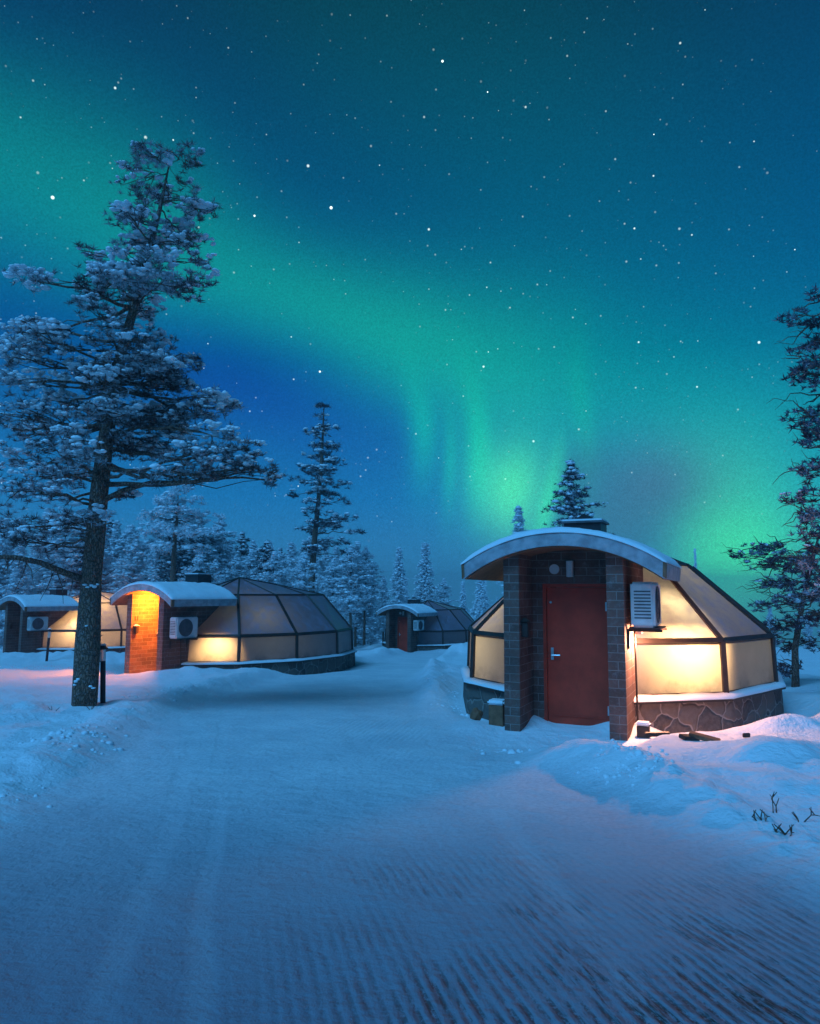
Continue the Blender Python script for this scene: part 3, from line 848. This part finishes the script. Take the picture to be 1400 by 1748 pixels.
def pad_tree(seed, trunk, pads, dens, mats, tuft, snowp, label, cat, depth=1.0, back=.8, blobsize=.10, name='snowy_pine', extra=None, tri=16, tw=.018):
    """trunk: list of (point, radius). pads: (centre, rx, rz, snow amount); each pad gets a limb, twigs, tufts and snow"""
    rnd = random.Random(seed); rs = np.random.default_rng(seed)
    base = trunk[0][0]
    root = empty(name, base, 0, label, cat)
    off = -base
    wood = MB(); wood.tube([p + off for p, r in trunk], [r for p, r in trunk], 14, wob=.06, rnd=rnd)
    TZ = [(p, r) for p, r in trunk]
    def on_trunk(z):
        for (p, r), (p2, r2) in zip(TZ, TZ[1:]):
            if z <= p2.z:
                t_ = max(0, (z - p.z) / (p2.z - p.z)); return p.lerp(p2, t_), r + (r2 - r) * t_
        return TZ[-1]
    limbs = MB(); P = []; S = []; SP = []; SS = []
    for (c, rx, rz, sn) in pads:
        for rep in range(2):
            if rep == 0:
                cc = c + Vector((0, rnd.uniform(-.35, .35) * depth, 0))
            else:
                if rnd.random() > back: continue
                tp, _ = on_trunk(c.z)
                ang = rnd.choice([-1, 1]) * rnd.uniform(.9, 1.7)
                d = c - tp; ln = max(.45, math.hypot(d.x, d.y)) * .85; a0 = math.atan2(d.y, d.x) + ang
                cc = Vector((tp.x + math.cos(a0) * ln, tp.y + math.sin(a0) * ln, c.z + rnd.uniform(-.15, .15)))
            tp, tr = on_trunk(cc.z + abs(cc.x - on_trunk(cc.z)[0].x) * rnd.uniform(-.15, .18))
            start = tp
            dist = (cc - start).length
            pts = curve_pts(start, cc, -.06 if rnd.random() < .7 else .06, 6, rnd, .07)
            r0 = min(tr * .5, .012 + dist * .013)
            limbs.tube([p + off for p in pts], [r0 * (1 - .75 * i / 6) for i in range(7)], 6)
            ry = max(rx * .8, .3)
            nt = int(dens * rx * ry * 3.1)
            # twigs
            nsub = max(4, nt // 6)
            for _ in range(nsub):
                q = pts[rnd.randint(3, 6)]
                a_ = rnd.uniform(0, 6.283); rr = math.sqrt(rnd.random())
                e = cc + Vector((math.cos(a_) * rr * rx, math.sin(a_) * rr * ry, rnd.uniform(-.8, .7) * rz * math.sqrt(max(.1, 1 - rr * rr))))
                tw_ = curve_pts(q, e, rnd.uniform(-.08, .1), 3, rnd, .1)
                limbs.tube([p + off for p in tw_], [.011, .009, .007, .004], 3, cap=False)
                for k in range(3):
                    p = tw_[-1] + Vector((rnd.gauss(0, .07), rnd.gauss(0, .07), rnd.gauss(0, .05)))
                    P.append(p + off); S.append(rnd.uniform(.8, 1.2))
            for _ in range(nt // 2):
                a_ = rnd.uniform(0, 6.283); rr = math.sqrt(rnd.random())
                hz = rnd.uniform(-1, .8) * rz * math.sqrt(max(.05, 1 - rr * rr))
                p = cc + Vector((math.cos(a_) * rr * rx, math.sin(a_) * rr * ry, hz))
                if noise.noise(p * 2.6) < -.04: continue
                P.append(p + off); S.append(rnd.uniform(.7, 1.25))
            ns = int(nt * sn * snowp)
            for _ in range(ns):
                if P and rnd.random() < .55:
                    q = P[-rnd.randint(1, min(len(P), nt))] - off
                    if q.z > cc.z - rz * .3:
                        for _k in range(3): SP.append(q + Vector((rnd.gauss(0, .05), rnd.gauss(0, .05), .045 + rnd.uniform(-.01, .02))) + off); SS.append(blobsize * rnd.uniform(.3, .75))
                        continue
                a_ = rnd.uniform(0, 6.283); rr = math.sqrt(rnd.random())
                p = cc + Vector((math.cos(a_) * rr * rx * .95, math.sin(a_) * rr * ry * .95, rz * (.35 + .55 * math.sqrt(max(0, 1 - rr * rr))) + rnd.uniform(-.5, .05) * rz))
                if noise.noise(p * 2.0 + Vector((5, 5, 5))) < -.15: continue
                SP.append(p + off); SS.append(blobsize * rnd.uniform(.35, 1.15))
                for _k in range(2): SP.append(p + off + Vector((rnd.gauss(0, .06), rnd.gauss(0, .06), rnd.uniform(-.03, .02)))); SS.append(blobsize * rnd.uniform(.4, 1.0))
    if extra: extra(limbs, off, rnd, P, S, SP, SS)
    wood.build('trunk', mats[0], root, smooth=True)
    limbs.build('crown_branches', mats[0], root, smooth=True)
    protos = [tuft_proto(rs, tri, tuft, tw) for _ in range(10)]
    V, F = scatter(np.array([tuple(p) for p in P]), S, protos, rs)
    np_mesh('needle_crown', V, F, mats[1], root)
    if SP:
        V, F = blobs(np.array([tuple(p) for p in SP]), SS, rs)
        np_mesh('snow_clumps', V, F, M['snow'], root, smooth=True)
    return root


# the big pine on the left of the road
YT = 11.83
PADS = [  # photo x, y, half width, half height, snow
    (262, 292, 30, 20, .2), (318, 288, 26, 10, .2), (250, 322, 30, 20, .2), (300, 315, 26, 14, .2), (345, 362, 32, 14, .2), (290, 350, 40, 18, .3), (245, 350, 26, 18, .2),
    (235, 392, 42, 14, .8), (300, 395, 36, 14, .8), (270, 428, 60, 14, .8), (330, 420, 34, 9, .6), (250, 462, 60, 16, .8), (325, 455, 30, 14, .4), (350, 490, 28, 9, .5),
    (145, 432, 24, 8, .8), (170, 462, 44, 18, .9), (125, 495, 24, 26, .5), (195, 500, 55, 24, .8), (270, 500, 60, 22, .7), (315, 505, 32, 20, .3), (250, 535, 36, 18, 1.4),
    (160, 545, 34, 22, .5), (215, 548, 50, 22, .9), (165, 580, 34, 18, .3), (250, 580, 46, 20, .4), (300, 600, 34, 22, .2), (225, 605, 44, 20, .2), (325, 625, 22, 22, .1),
    (205, 640, 50, 18, 1.3), (265, 632, 40, 16, 1.2), (240, 670, 60, 28, .5), (300, 672, 50, 18, 1.2), (350, 680, 36, 14, 1.2), (385, 700, 24, 16, 1.4), (330, 712, 60, 26, .5),
    (280, 720, 55, 26, .5), (225, 715, 55, 24, .6), (170, 720, 50, 26, 1.1), (195, 760, 55, 26, .5), (250, 780, 45, 20, 1.5), (310, 765, 50, 26, .5), (370, 755, 45, 26, .6), (410, 770, 38, 24, .7),
    (440, 798, 36, 20, .8), (466, 820, 18, 8, .8), (385, 800, 55, 24, .5), (350, 790, 60, 26, .4), (320, 815, 55, 18, .4), (265, 820, 40, 18, .5), (140, 780, 50, 24, .6), (150, 655, 45, 26, .8),
    (105, 625, 40, 24, .6), (60, 572, 40, 18, 1.2), (20, 590, 34, 20, 1.2), (85, 595, 40, 20, .8), (35, 625, 45, 22, 1.2), (75, 665, 45, 24, 1.0), (15, 665, 40, 24, .8), (110, 700, 45, 22, 1.2),
    (45, 710, 45, 24, .7), (10, 735, 34, 26, .3), (70, 752, 50, 22, .6), (110, 745, 40, 18, .7), (30, 795, 45, 24, .4), (85, 810, 50, 24, .5), (60, 850, 45, 26, .5), (15, 850, 30, 40, .5),
    (105, 850, 35, 26, .6), (60, 900, 40, 26, .7), (100, 915, 30, 22, .8), (20, 905, 24, 26, .7), (75, 945, 40, 14, .6), (205, 850, 30, 9, .3),
]


def gz(x, y): return ground(x, y)


def P3(px, py, Y): return pix(px, py, Y)


b0 = P3(147, 1232, YT); b0.z = gz(b0.x, b0.y) - .15
rr_ = random.Random(5)
tr = [(b0, .190)] + [(P3(px, py, YT), r) for px, py, r in [(150, 1180, .20), (153, 1100, .185), (157, 1000, .165), (163, 920, .155), (169, 845, .145), (178, 770, .125), (188, 690, .105), (205, 600, .085), (228, 520, .065), (248, 440, .050), (265, 370, .036), (275, 320, .022), (282, 285, .010)]]
sc_ = YT / FPX
pads = [(P3(x, y, YT + rr_.uniform(-.9, .9) * min(1, rx / 40)), rx * sc_ * 1.0, ry * sc_ * 1.05, sn) for x, y, rx, ry, sn in PADS]


def big_extra(limbs, off, rnd, P, S, SP, SS):
    a = [P3(150, 998, YT), P3(112, 985, YT - .3), P3(70, 968, YT - .6), P3(30, 960, YT - .8), P3(-40, 958, YT - 1.1)]
    limbs.tube([p + off for p in a], [.06, .055, .045, .04, .03], 8)
    for p in a[1:]:
        for k in range(5):
            q = p + Vector((rnd.uniform(-.25, .25), rnd.uniform(-.1, .1), 0)); e = q + Vector((rnd.uniform(-.4, .3), rnd.uniform(-.3, .3), -rnd.uniform(.1, .55)))
            limbs.tube([q + off, (q + e) * .5 + off + Vector((.03, 0, .03)), e + off], [.01, .007, .004], 4)
    for k in range(26):                                     # stubs and dead twigs on the bare trunk
        y = rnd.uniform(850, 1200); px = 147 + (1232 - y) * .057
        c = P3(px, y, YT); an = rnd.uniform(0, 6.28); ln = rnd.uniform(.15, .7) * (1.0 if y < 1000 else .35)
        e = c + Vector((math.cos(an) * ln, math.sin(an) * ln, rnd.uniform(-.25, .3) * ln))
        pp = curve_pts(c, e, rnd.uniform(-.2, .1), 3, rnd, .12)
        limbs.tube([p + off for p in pp], [.018, .013, .009, .004], 5)
        if y < 1020: SP.append(pp[1] + off + Vector((0, 0, .02))); SS.append(.04)
    for px, py, r in [(158, 1006, .035), (163, 1008, .04), (151, 1009, .03), (168, 1004, .03), (146, 1005, .035), (150, 1075, .028), (138, 1166, .035), (134, 1170, .04), (131, 1176, .03), (158, 1178, .03), (163, 1181, .025)]:
        SP.append(P3(px, py, YT - .17) + off); SS.append(r)


pad_tree(11, tr, pads, 92, (M['bark'], M['needle']), .125, .85,
         'tall snow-laden pine with bare lower trunk rising beside the left igloo', 'pine tree', depth=1.0, back=.55, blobsize=.060, extra=big_extra, tri=22, tw=.013)

# trees standing in the dark at the right edge
YR = 13.5
RP = [(1385, 505, 24, 26, .1), (1372, 545, 20, 16, .1), (1390, 575, 26, 24, .1), (1358, 600, 14, 14, .1), (1395, 620, 26, 22, .1), (1360, 640, 22, 12, .1), (1385, 665, 30, 20, .1), (1372, 700, 34, 20, .1),
      (1395, 725, 26, 22, .1), (1362, 725, 22, 14, .1), (1385, 755, 24, 20, .1), (1400, 790, 24, 26, .1), (1368, 800, 20, 14, .1), (1390, 835, 26, 18, .2), (1372, 868, 26, 16, .2), (1398, 880, 26, 26, .2),
      (1365, 905, 26, 16, .3), (1392, 930, 30, 26, .3), (1372, 960, 28, 20, .3), (1400, 985, 30, 26, .3), (1378, 1010, 26, 24, .4), (1400, 1040, 24, 24, .4)]
def right_tree(Y, PD, trunk_px, seed, label, rad=.13, dens=75, back=.5):
    b = P3(trunk_px[0][0], trunk_px[0][1], Y); b.z = gz(b.x, b.y) - .15
    tr = [(b, rad)] + [(P3(x, y, Y), rad * (1 - .93 * (i + 1) / len(trunk_px))) for i, (x, y) in enumerate(trunk_px[1:])]
    rr = random.Random(seed)
    pd = [(P3(x, y, Y + rr.uniform(-.6, .6)), rx * Y / FPX, ry * Y / FPX, sn) for x, y, rx, ry, sn in PD]
    def ex(limbs, off, rnd, P, S, SP, SS):
        for _ in range(70):
            c, rx, rz, sn = rnd.choice(pd)
            e = c + Vector((-rnd.uniform(.2, .9) * rx * 2.2, rnd.uniform(-.5, .5), rnd.uniform(-.3, .3)))
            pp = curve_pts(c + Vector((rx * .5, 0, 0)), e, rnd.uniform(-.25, .25), 5, rnd, .16)
            limbs.tube([p + off for p in pp], [.016, .013, .011, .009, .007, .003], 4)
    pad_tree(seed, tr, pd, dens, (M['bark'], M['needle_dark']), .13, .30, label, 'tree', depth=1, back=back, blobsize=.055, name='bare_limbed_tree', extra=ex, tri=18, tw=.028)
right_tree(YR, RP, [(1455, 1190), (1450, 1050), (1440, 900), (1425, 750), (1412, 620), (1405, 500), (1400, 470)], 21, 'tall dark tree with twisted twigs at the right edge of the picture', .16)
RP2 = [(1262, 940, 20, 10, .5), (1290, 930, 24, 12, .5), (1325, 925, 26, 12, .5), (1310, 955, 30, 14, .5), (1345, 950, 26, 18, .5), (1375, 945, 30, 20, .4), (1340, 985, 32, 16, .5), (1310, 990, 22, 12, .4),
       (1365, 1010, 26, 18, .4), (1335, 1022, 28, 16, .5), (1300, 1025, 22, 12, .5), (1355, 1055, 24, 18, .6), (1325, 1060, 20, 18, .6), (1345, 1095, 20, 16, .8), (1360, 1130, 24, 12, 1.0), (1385, 1085, 20, 20, .6), (1335, 1138, 18, 7, 1.0)]
right_tree(17.5, RP2, [(1362, 1175), (1360, 1100), (1372, 1020), (1385, 960), (1400, 900)], 22, 'low spreading dark tree just behind the nearest igloo\'s right end', .09, 70, .4)


# ---- frosted trees of the wood
def wood_tree(seed, H, kind, mats):
    """a prototype standing at the origin; kind: pine (bare trunk, rounded crown), narrow, spruce"""
    rnd = random.Random(seed); rs = np.random.default_rng(seed)
    root = empty('frosted_' + ('spruce' if kind == 'spruce' else 'pine'))
    wood = MB(); lean = rnd.uniform(-.02, .02) * H
    tp = [Vector((lean * (k / 8) ** 2 + rnd.uniform(-.03, .03), rnd.uniform(-.03, .03), H * k / 8 - (.3 if k == 0 else 0))) for k in range(9)]
    r0 = H * .013 + .03
    wood.tube(tp, [r0 * (1 - .93 * k / 8) for k in range(9)], 8)
    def at(z): return tp[0].lerp(tp[-1], z / H) if z <= 0 else tp[min(7, int(z / H * 8))].lerp(tp[min(7, int(z / H * 8)) + 1], (z / H * 8) % 1 if z < H else 1)
    P = []; S = []; SP = []; SS = []
    lo = {'pine': .36, 'narrow': .22, 'spruce': .07}[kind]; step = {'pine': .030, 'narrow': .020, 'spruce': .024}[kind] * H
    z = lo * H
    while z < H * .99:
        f = (z / H - lo) / (1 - lo)
        ln = {'pine': H * .20 * (math.sin(math.pi * min(1, f * .9 + .18)) ** .7), 'narrow': H * .135 * (1 - f ** 1.6) * (.7 + .3 * math.sin(f * 19)) + .15, 'spruce': H * .17 * (1 - f) ** .85 + .12}[kind]
        nb = rnd.randint(3, 5)
        a0 = rnd.uniform(0, 6.28)
        for b in range(nb):
            if kind != 'spruce' and rnd.random() < .18: continue
            a_ = a0 + b * 6.283 / nb + rnd.uniform(-.5, .5); l = ln * rnd.uniform(.35, 1.2)
            o = at(z + rnd.uniform(-.5, .5) * step)
            rise = {'pine': rnd.uniform(-.15, .35), 'narrow': rnd.uniform(-.35, .15), 'spruce': -rnd.uniform(.15, .45)}[kind]
            e = o + Vector((math.cos(a_) * l, math.sin(a_) * l, rise * l))
            pp = curve_pts(o, e, .06, 3, rnd, .1)
            wood.tube(pp, [.02 + l * .008, .018, .013, .006], 4, cap=False)
            nt = max(3, int(l / .16))
            for k in range(nt):
                t_ = (k + .8) / nt; q = o.lerp(e, t_); q.z += .06 * math.sin(math.pi * t_) * l
                sp = .13 + .16 * l * (1 - abs(t_ - .55))
                for _ in range(2):
                    p = q + Vector((rnd.gauss(0, sp * .6), rnd.gauss(0, sp * .6), rnd.gauss(0, .07) - (.06 if kind == 'spruce' else 0)))
                    P.append(p); S.append(rnd.uniform(.7, 1.25))
                if rnd.random() < .9:
                    SP.append(q + Vector((rnd.gauss(0, sp * .4), rnd.gauss(0, sp * .4), .07))); SS.append(rnd.uniform(.07, .19))
        z += step * rnd.uniform(.55, 1.05)
    wood.build('trunk', M['bark'], root, smooth=True)
    protos = [tuft_proto(rs, 13, .26, .040) for _ in range(8)]
    V, F = scatter(np.array([tuple(p) for p in P]), S, protos, rs)
    np_mesh('needle_crown', V, F, mats, root)
    V, F = blobs(np.array([tuple(p) for p in SP]), SS, rs, .5, lo=True)
    np_mesh('snow_clumps', V, F, M['snow'], root, smooth=True)
    root['H'] = H
    return root


def copy_tree(o):
    c = o.copy(); C.objects.link(c)
    for ch in list(o.children):
        d = ch.copy(); C.objects.link(d); d.parent = c
    return c


PROT = [wood_tree(31, 9, 'pine', M['needle_frost']), wood_tree(32, 9, 'pine', M['needle_frost']), wood_tree(33, 10, 'narrow', M['needle_frost']),
        wood_tree(34, 9, 'spruce', M['needle_frost']), wood_tree(35, 10, 'spruce', M['needle_frost']), wood_tree(36, 12, 'narrow', M['needle_mid']), wood_tree(37, 10, 'pine', M['needle_mid']),
        wood_tree(38, 11, 'pine', M['needle_mid'])]
used = set()


def plant(pi, px, top, Y, label, group=None, rz=None, wide=1.0, lowtop=None):
    p = pix(px, top, Y); z0 = gz(p.x, Y) if Y < 110 else base_z(Y)
    pr = PROT[pi]
    o = pr if pi not in used else copy_tree(pr); used.add(pi)
    H = PROT_H[pi]; s_ = (p.z - z0) / H
    o.location = (p.x, Y, z0 - .05); o.rotation_euler = (0, 0, rz if rz is not None else random.Random(px * 7 + Y).uniform(0, 6.28))
    o.scale = (s_ * wide, s_ * wide, s_)
    for k_ in ('label', 'category', 'group'):
        if k_ in o: del o[k_]
    tag(o, label, 'tree', group)
    return o


PROT_H = [p['H'] for p in PROT]
for p in PROT: del p['H']
def far_pine(Y, PD, trunk_px, seed, label, rad, mats, tuft, blob, dens):
    b = P3(trunk_px[0][0], trunk_px[0][1], Y); b.z = gz(b.x, b.y) - .15
    n = len(trunk_px)
    tr = [(b, rad)] + [(P3(x, y, Y), rad * (1 - .92 * (i + 1) / (n - 1))) for i, (x, y) in enumerate(trunk_px[1:])]
    rr = random.Random(seed)
    pd = [(P3(x, y, Y + rr.uniform(-1, 1) * rx * Y / FPX * .8), rx * Y / FPX, ry * Y / FPX, sn) for x, y, rx, ry, sn in PD]
    pad_tree(seed, tr, pd, dens, (M['bark'], mats), tuft, .6, label, 'tree', depth=1, back=.85, blobsize=blob, name='frosted_pine', tri=16, tw=.035)


far_pine(45, [(551, 694, 7, 9, .5), (547, 712, 14, 8, .6), (556, 730, 18, 8, .7), (542, 745, 20, 9, .7), (560, 762, 24, 9, .7), (538, 778, 24, 10, .7), (572, 790, 22, 10, .7), (550, 806, 30, 11, .7), (516, 800, 14, 9, .7),
              (506, 822, 12, 12, .5), (500, 846, 10, 8, .5), (574, 826, 24, 10, .7), (545, 842, 28, 11, .7), (575, 860, 24, 10, .7), (540, 876, 26, 11, .7), (588, 886, 22, 9, .7), (556, 900, 30, 10, .7),
              (604, 912, 18, 6, .7), (522, 905, 18, 8, .7), (575, 928, 26, 9, .7), (530, 940, 20, 9, .7), (592, 945, 14, 7, .7)],
         [(532, 1100), (533, 1000), (537, 930), (543, 860), (548, 790), (550, 730), (551, 690)], 41, 'tall loose-crowned pine against the dark blue sky between the igloos', .26, M['needle_mid'], .30, .15, 16)
far_pine(33, [(303, 842, 16, 8, .8), (285, 860, 26, 10, .9), (325, 858, 26, 10, .9), (300, 880, 30, 12, .9), (262, 888, 26, 12, .9), (345, 885, 28, 12, .9), (285, 908, 28, 12, .9), (325, 912, 28, 11, .9),
              (250, 918, 26, 12, .9), (362, 915, 24, 12, .9), (270, 940, 24, 10, .9), (340, 942, 26, 10, .9)],
         [(294, 1070), (296, 1000), (299, 930), (303, 880), (304, 838)], 42, "frosted pine with bare pole trunk right behind the left igloo's porch roof", .17, M['needle_frost'], .24, .12, 22)
plant(4, 682, 935, 72, 'pointed spruce directly above the farthest igloo\'s porch')
plant(3, 727, 925, 78, 'paler pointed spruce above the farthest igloo\'s glass dome')
plant(6, 975, 778, 34, 'dark pine top showing above the roof box of the nearest igloo', wide=.85)
plant(4, 885, 862, 44, 'small spruce top above the left half of the nearest porch roof')
plant(4, 1187, 930, 36, 'thin pointed tree top beside the nearest igloo\'s upper glass', wide=.3)
plant(3, 823, 965, 62, 'frosted spruce left of the nearest igloo, under its roof eave')
plant(3, 792, 990, 80, 'low frosted spruce between the farthest and nearest igloos', wide=.8)
plant(3, 870, 985, 66, 'frosted spruce half hidden behind the nearest porch', wide=.8)
plant(4, 635, 975, 62, 'small frosted spruce left of the farthest igloo\'s porch')
plant(3, 612, 940, 56, 'frosted spruce at the right foot of the tall narrow pine')
rw = random.Random(77)
G = 'frosted trees of the wood behind the igloos'
LB = {0: 'frosted round-crowned pine in the wood behind the left igloos', 1: 'white pine with spreading crown in the wood behind the left igloos',
      2: 'slim frosted pine in the wood behind the left igloos', 3: 'frosted spruce in the wood behind the left igloos', 4: 'broad frosted spruce in the wood behind the left igloos',
      6: 'darker pine in the wood behind the left igloos'}
k = 0
for row, (Y, n, x0, x1, t0, t1) in enumerate([(42, 18, -60, 610, 862, 965), (50, 22, -80, 650, 848, 935), (60, 24, -80, 670, 862, 950), (74, 18, -60, 780, 930, 990), (95, 16, -60, 900, 985, 1020)]):
    for i in range(n):
        px = x0 + (x1 - x0) * (i + rw.uniform(.1, .9)) / n
        top = rw.uniform(t0, t1)
        if 420 < px < 700: top = max(top, 925 + rw.uniform(-10, 25))
        if px > 655 and Y < 90: top = max(top, 985)
        pi = rw.choice([0, 1, 2, 3, 4, 0, 1, 6])
        plant(pi, px, top, Y + rw.uniform(-3, 3), LB[pi], G)
GR = 'small frosted trees of the wood behind the nearest igloo'
for i in range(10):
    px = 900 + i * 62 + rw.uniform(-20, 20)
    plant(rw.choice([3, 4]), px, rw.uniform(1010, 1050), rw.uniform(75, 100), 'small frosted spruce in the far wood behind the nearest igloo', GR)


for pi, o in enumerate(PROT):
    if pi not in used:
        for ch in list(o.children): bpy.data.objects.remove(ch)
        bpy.data.objects.remove(o)

# ------------------------------------------------------------------ small things
# broken lumps of snow thrown aside by the plough
rc = random.Random(4); rsn = np.random.default_rng(4); CP = []; CS = []
for k in range(760):
    y = rc.uniform(6.5, 17) if k % 2 else rc.uniform(6, 9.2)
    right = rc.random() < .72
    e = lerp_tab(y, RIGHT) if right else lerp_tab(y, LEFT)
    x = e + (1 if right else -1) * rc.gauss(.25, .30)
    if noise.noise(Vector((x * .9, y * .9, 40))) < -.05 or (right and 9.3 < y < 12): continue
    sz = min(.055, rc.uniform(.010, .026) * (1 + 1.2 * rc.random() ** 4))
    CP.append((x, y, ground(x, y) - sz * .05)); CS.append(sz)
V, F = blobs(np.array(CP), CS, rsn, .8, lo=True)
tag(np_mesh('snow_lumps', V, F, M['snow'], None, smooth=False), kind='stuff')
def bollard(px, py, Y, lean, label, h):
    p = pix(px, py, Y); z = gz(p.x, Y)
    root = empty('path_light', (p.x, Y, z - .05), 0, label, 'path light'); root.rotation_euler = (0, lean, 0)
    MB().tube([(0, 0, -.2), (0, 0, h * .74)], .042, 14).build('post', M['black'], root)
    MB().tube([(0, 0, h * .742), (0, 0, h * .93)], .045, 14).build('lens', M['clear'], root)
    MB().tube([(0, 0, h * .932), (0, 0, h * .95), (0, 0, h * 1.0)], [.085, .08, .03], 14).build('cap', M['black'], root)
    MB().tube([(0, 0, h * 1.0), (0, 0, h * 1.03)], [.06, .03], 10).build('cap_snow', M['snow'], root)


bollard(179, 1226, 12.1, -.05, 'dark path light leaning close behind the big pine trunk', .98)
bollard(82, 1147, 25.2, .04, 'path light with pale head in front of the lit igloo behind the pine', 1.15)


def rest(px, py, Y): p = pix(px, py, Y); return Vector((p.x, Y, gz(p.x, Y)))


def plank(px, Y, l, wd, rz, ry, label, mt=M['wood']):
    p = rest(px, 1270, Y - .35); l *= .8
    o = MB().box(-l / 2, l / 2, -wd / 2, wd / 2, -.02, .03).build('plank', mt, None, bevel=.006)
    o.location = p + Vector((0, 0, .03)); o.rotation_euler = (.15, ry, rz); tag(o, label, 'plank')


plank(1182, 8.95, .26, .12, .3, .1, 'short grey board lying in the snow below the lit pane', M['frame'])
plank(1208, 8.9, .42, .10, -.5, .18, 'long brown board tilted in the snow by the stone plinth')
plank(1128, 9.4, .36, .05, -.4, -.1, 'thin dark stick of wood half buried next to the porch pillar', M['frame'])
plank(1280, 9.4, .12, .03, .2, 0, 'tiny wood chip on the warm-lit snow mound', M['frame'])


def loc_igloo(key, lx, ly):
    ix, iy, iz, a = IGL[key]; c, s = math.cos(R(a)), math.sin(R(a))
    return Vector((ix + lx * c + ly * s, iy - lx * s + ly * c, iz))


p = loc_igloo('near', 1.02, -4.45); p.z = gz(p.x, p.y)
eb = empty('ground_box', p, -R(24.9), 'small dark box with snow cap at the foot of the right porch pillar', 'utility box')
MB().box(-.08, .08, -.07, .07, -.1, .16).build('case', M['frame'], eb, bevel=.008)
MB().box(-.095, .095, -.085, .085, .163, .21).build('cap_snow', M['snow'], eb, bevel=.02)
p = loc_igloo('near', -1.03, -4.50); p.z = gz(p.x, p.y)
eb = empty('ground_box', p, -R(24.9), 'rusty box capped with snow outside the left porch pillar', 'utility box')
MB().box(-.11, .11, -.10, .10, -.1, .30).build('case', M['wood'], eb, bevel=.008)
MB().box(-.13, .13, -.12, .12, .303, .37).build('cap_snow', M['snow'], eb, bevel=.025)


def rock(p, s_, label, seed, mt=M['stone'], name='stone', cat='stone'):
    vs = [Vector(v) * (1 + .35 * noise.noise(Vector(v) * 1.7 + Vector((seed, 0, 0)))) for v in ICO_V]
    o = MB().add([(v.x * s_[0], v.y * s_[1], v.z * s_[2]) for v in vs], [tuple(f) for f in ICO_F]).build(name, mt)
    o.location = p; tag(o, label, cat)


p = loc_igloo('near', -1.42, -4.35); p.z = gz(p.x, p.y) + .08
rock(p, (.09, .07, .10), 'reddish stone poking from the snow left of the nearest porch', 4, M['wood'])
p = loc_igloo('near', 1.75, -3.9); p.z = gz(p.x, p.y) + .03
rock(p, (.14, .09, .07), 'dark stone at the foot of the plinth next to the porch', 8)


def twigs(px, py, Y, n, h, label, seed, flat=False):
    rnd = random.Random(seed); p = rest(px, py, Y); mb = MB()
    for k in range(n):
        an = rnd.uniform(0, 6.28); l = h * rnd.uniform(.5, 1.1)
        e = Vector((math.cos(an) * l * (.9 if flat else .35), math.sin(an) * l * .4, l * (.25 if flat else .9)))
        s0 = Vector((rnd.uniform(-.03, .03), rnd.uniform(-.03, .03), -.05))
        pp = curve_pts(s0, e, .2 if flat else .05, 4, rnd, .18)
        mb.tube(pp, [.006, .005, .004, .004, .002], 5)
        mb.tube([pp[2], pp[2] + Vector((rnd.uniform(-.06, .06), 0, .06))], [.005, .003], 4)
        mb.tube([pp[3], pp[3] + Vector((rnd.uniform(-.06, .06), 0, .05))], [.005, .003], 4)
    o = mb.build('dead_shrub', M['bark']); o.location = p; tag(o, label, 'shrub')


twigs(1328, 1400, 5.75, 2, .17, 'upright bare twig sticking out of the snow at lower right', 3)
twigs(1370, 1392, 5.6, 2, .20, 'bent twig lying on the snow beside the upright one', 4, True)
twigs(1315, 1420, 5.25, 3, .15, 'curled grass stalk by the dark hollow at lower right', 9, True)
twigs(1350, 1440, 5.0, 4, .13, 'matted brown stalks in the hollow at lower right', 6, True)
twigs(160, 1238, 11.4, 3, .30, 'fallen twig on the snow at the foot of the big pine', 8, True)
twigs(95, 1240, 11.3, 2, .10, 'tiny dark twig left of the big pine\'s foot', 12, True)


# ------------------------------------------------------------------ frosty air
m, t, out = mat('haze')
pv = t.new('ShaderNodeVolumePrincipled'); pv.inputs['Color'].default_value = (.85, .92, 1, 1)
pv.inputs['Density'].default_value = .0017; pv.inputs['Anisotropy'].default_value = .2
t.l.new(pv.outputs[0], out.inputs['Volume'])
xm = max(abs(v[0]) for v in gr.bound_box) + 5; y1_ = max(v[1] for v in gr.bound_box) + 5; zl = min(v[2] for v in gr.bound_box) - 1
hz = MB().box(-xm, xm, -70, y1_, zl, 17).build('haze', m); tag(hz, kind='stuff')
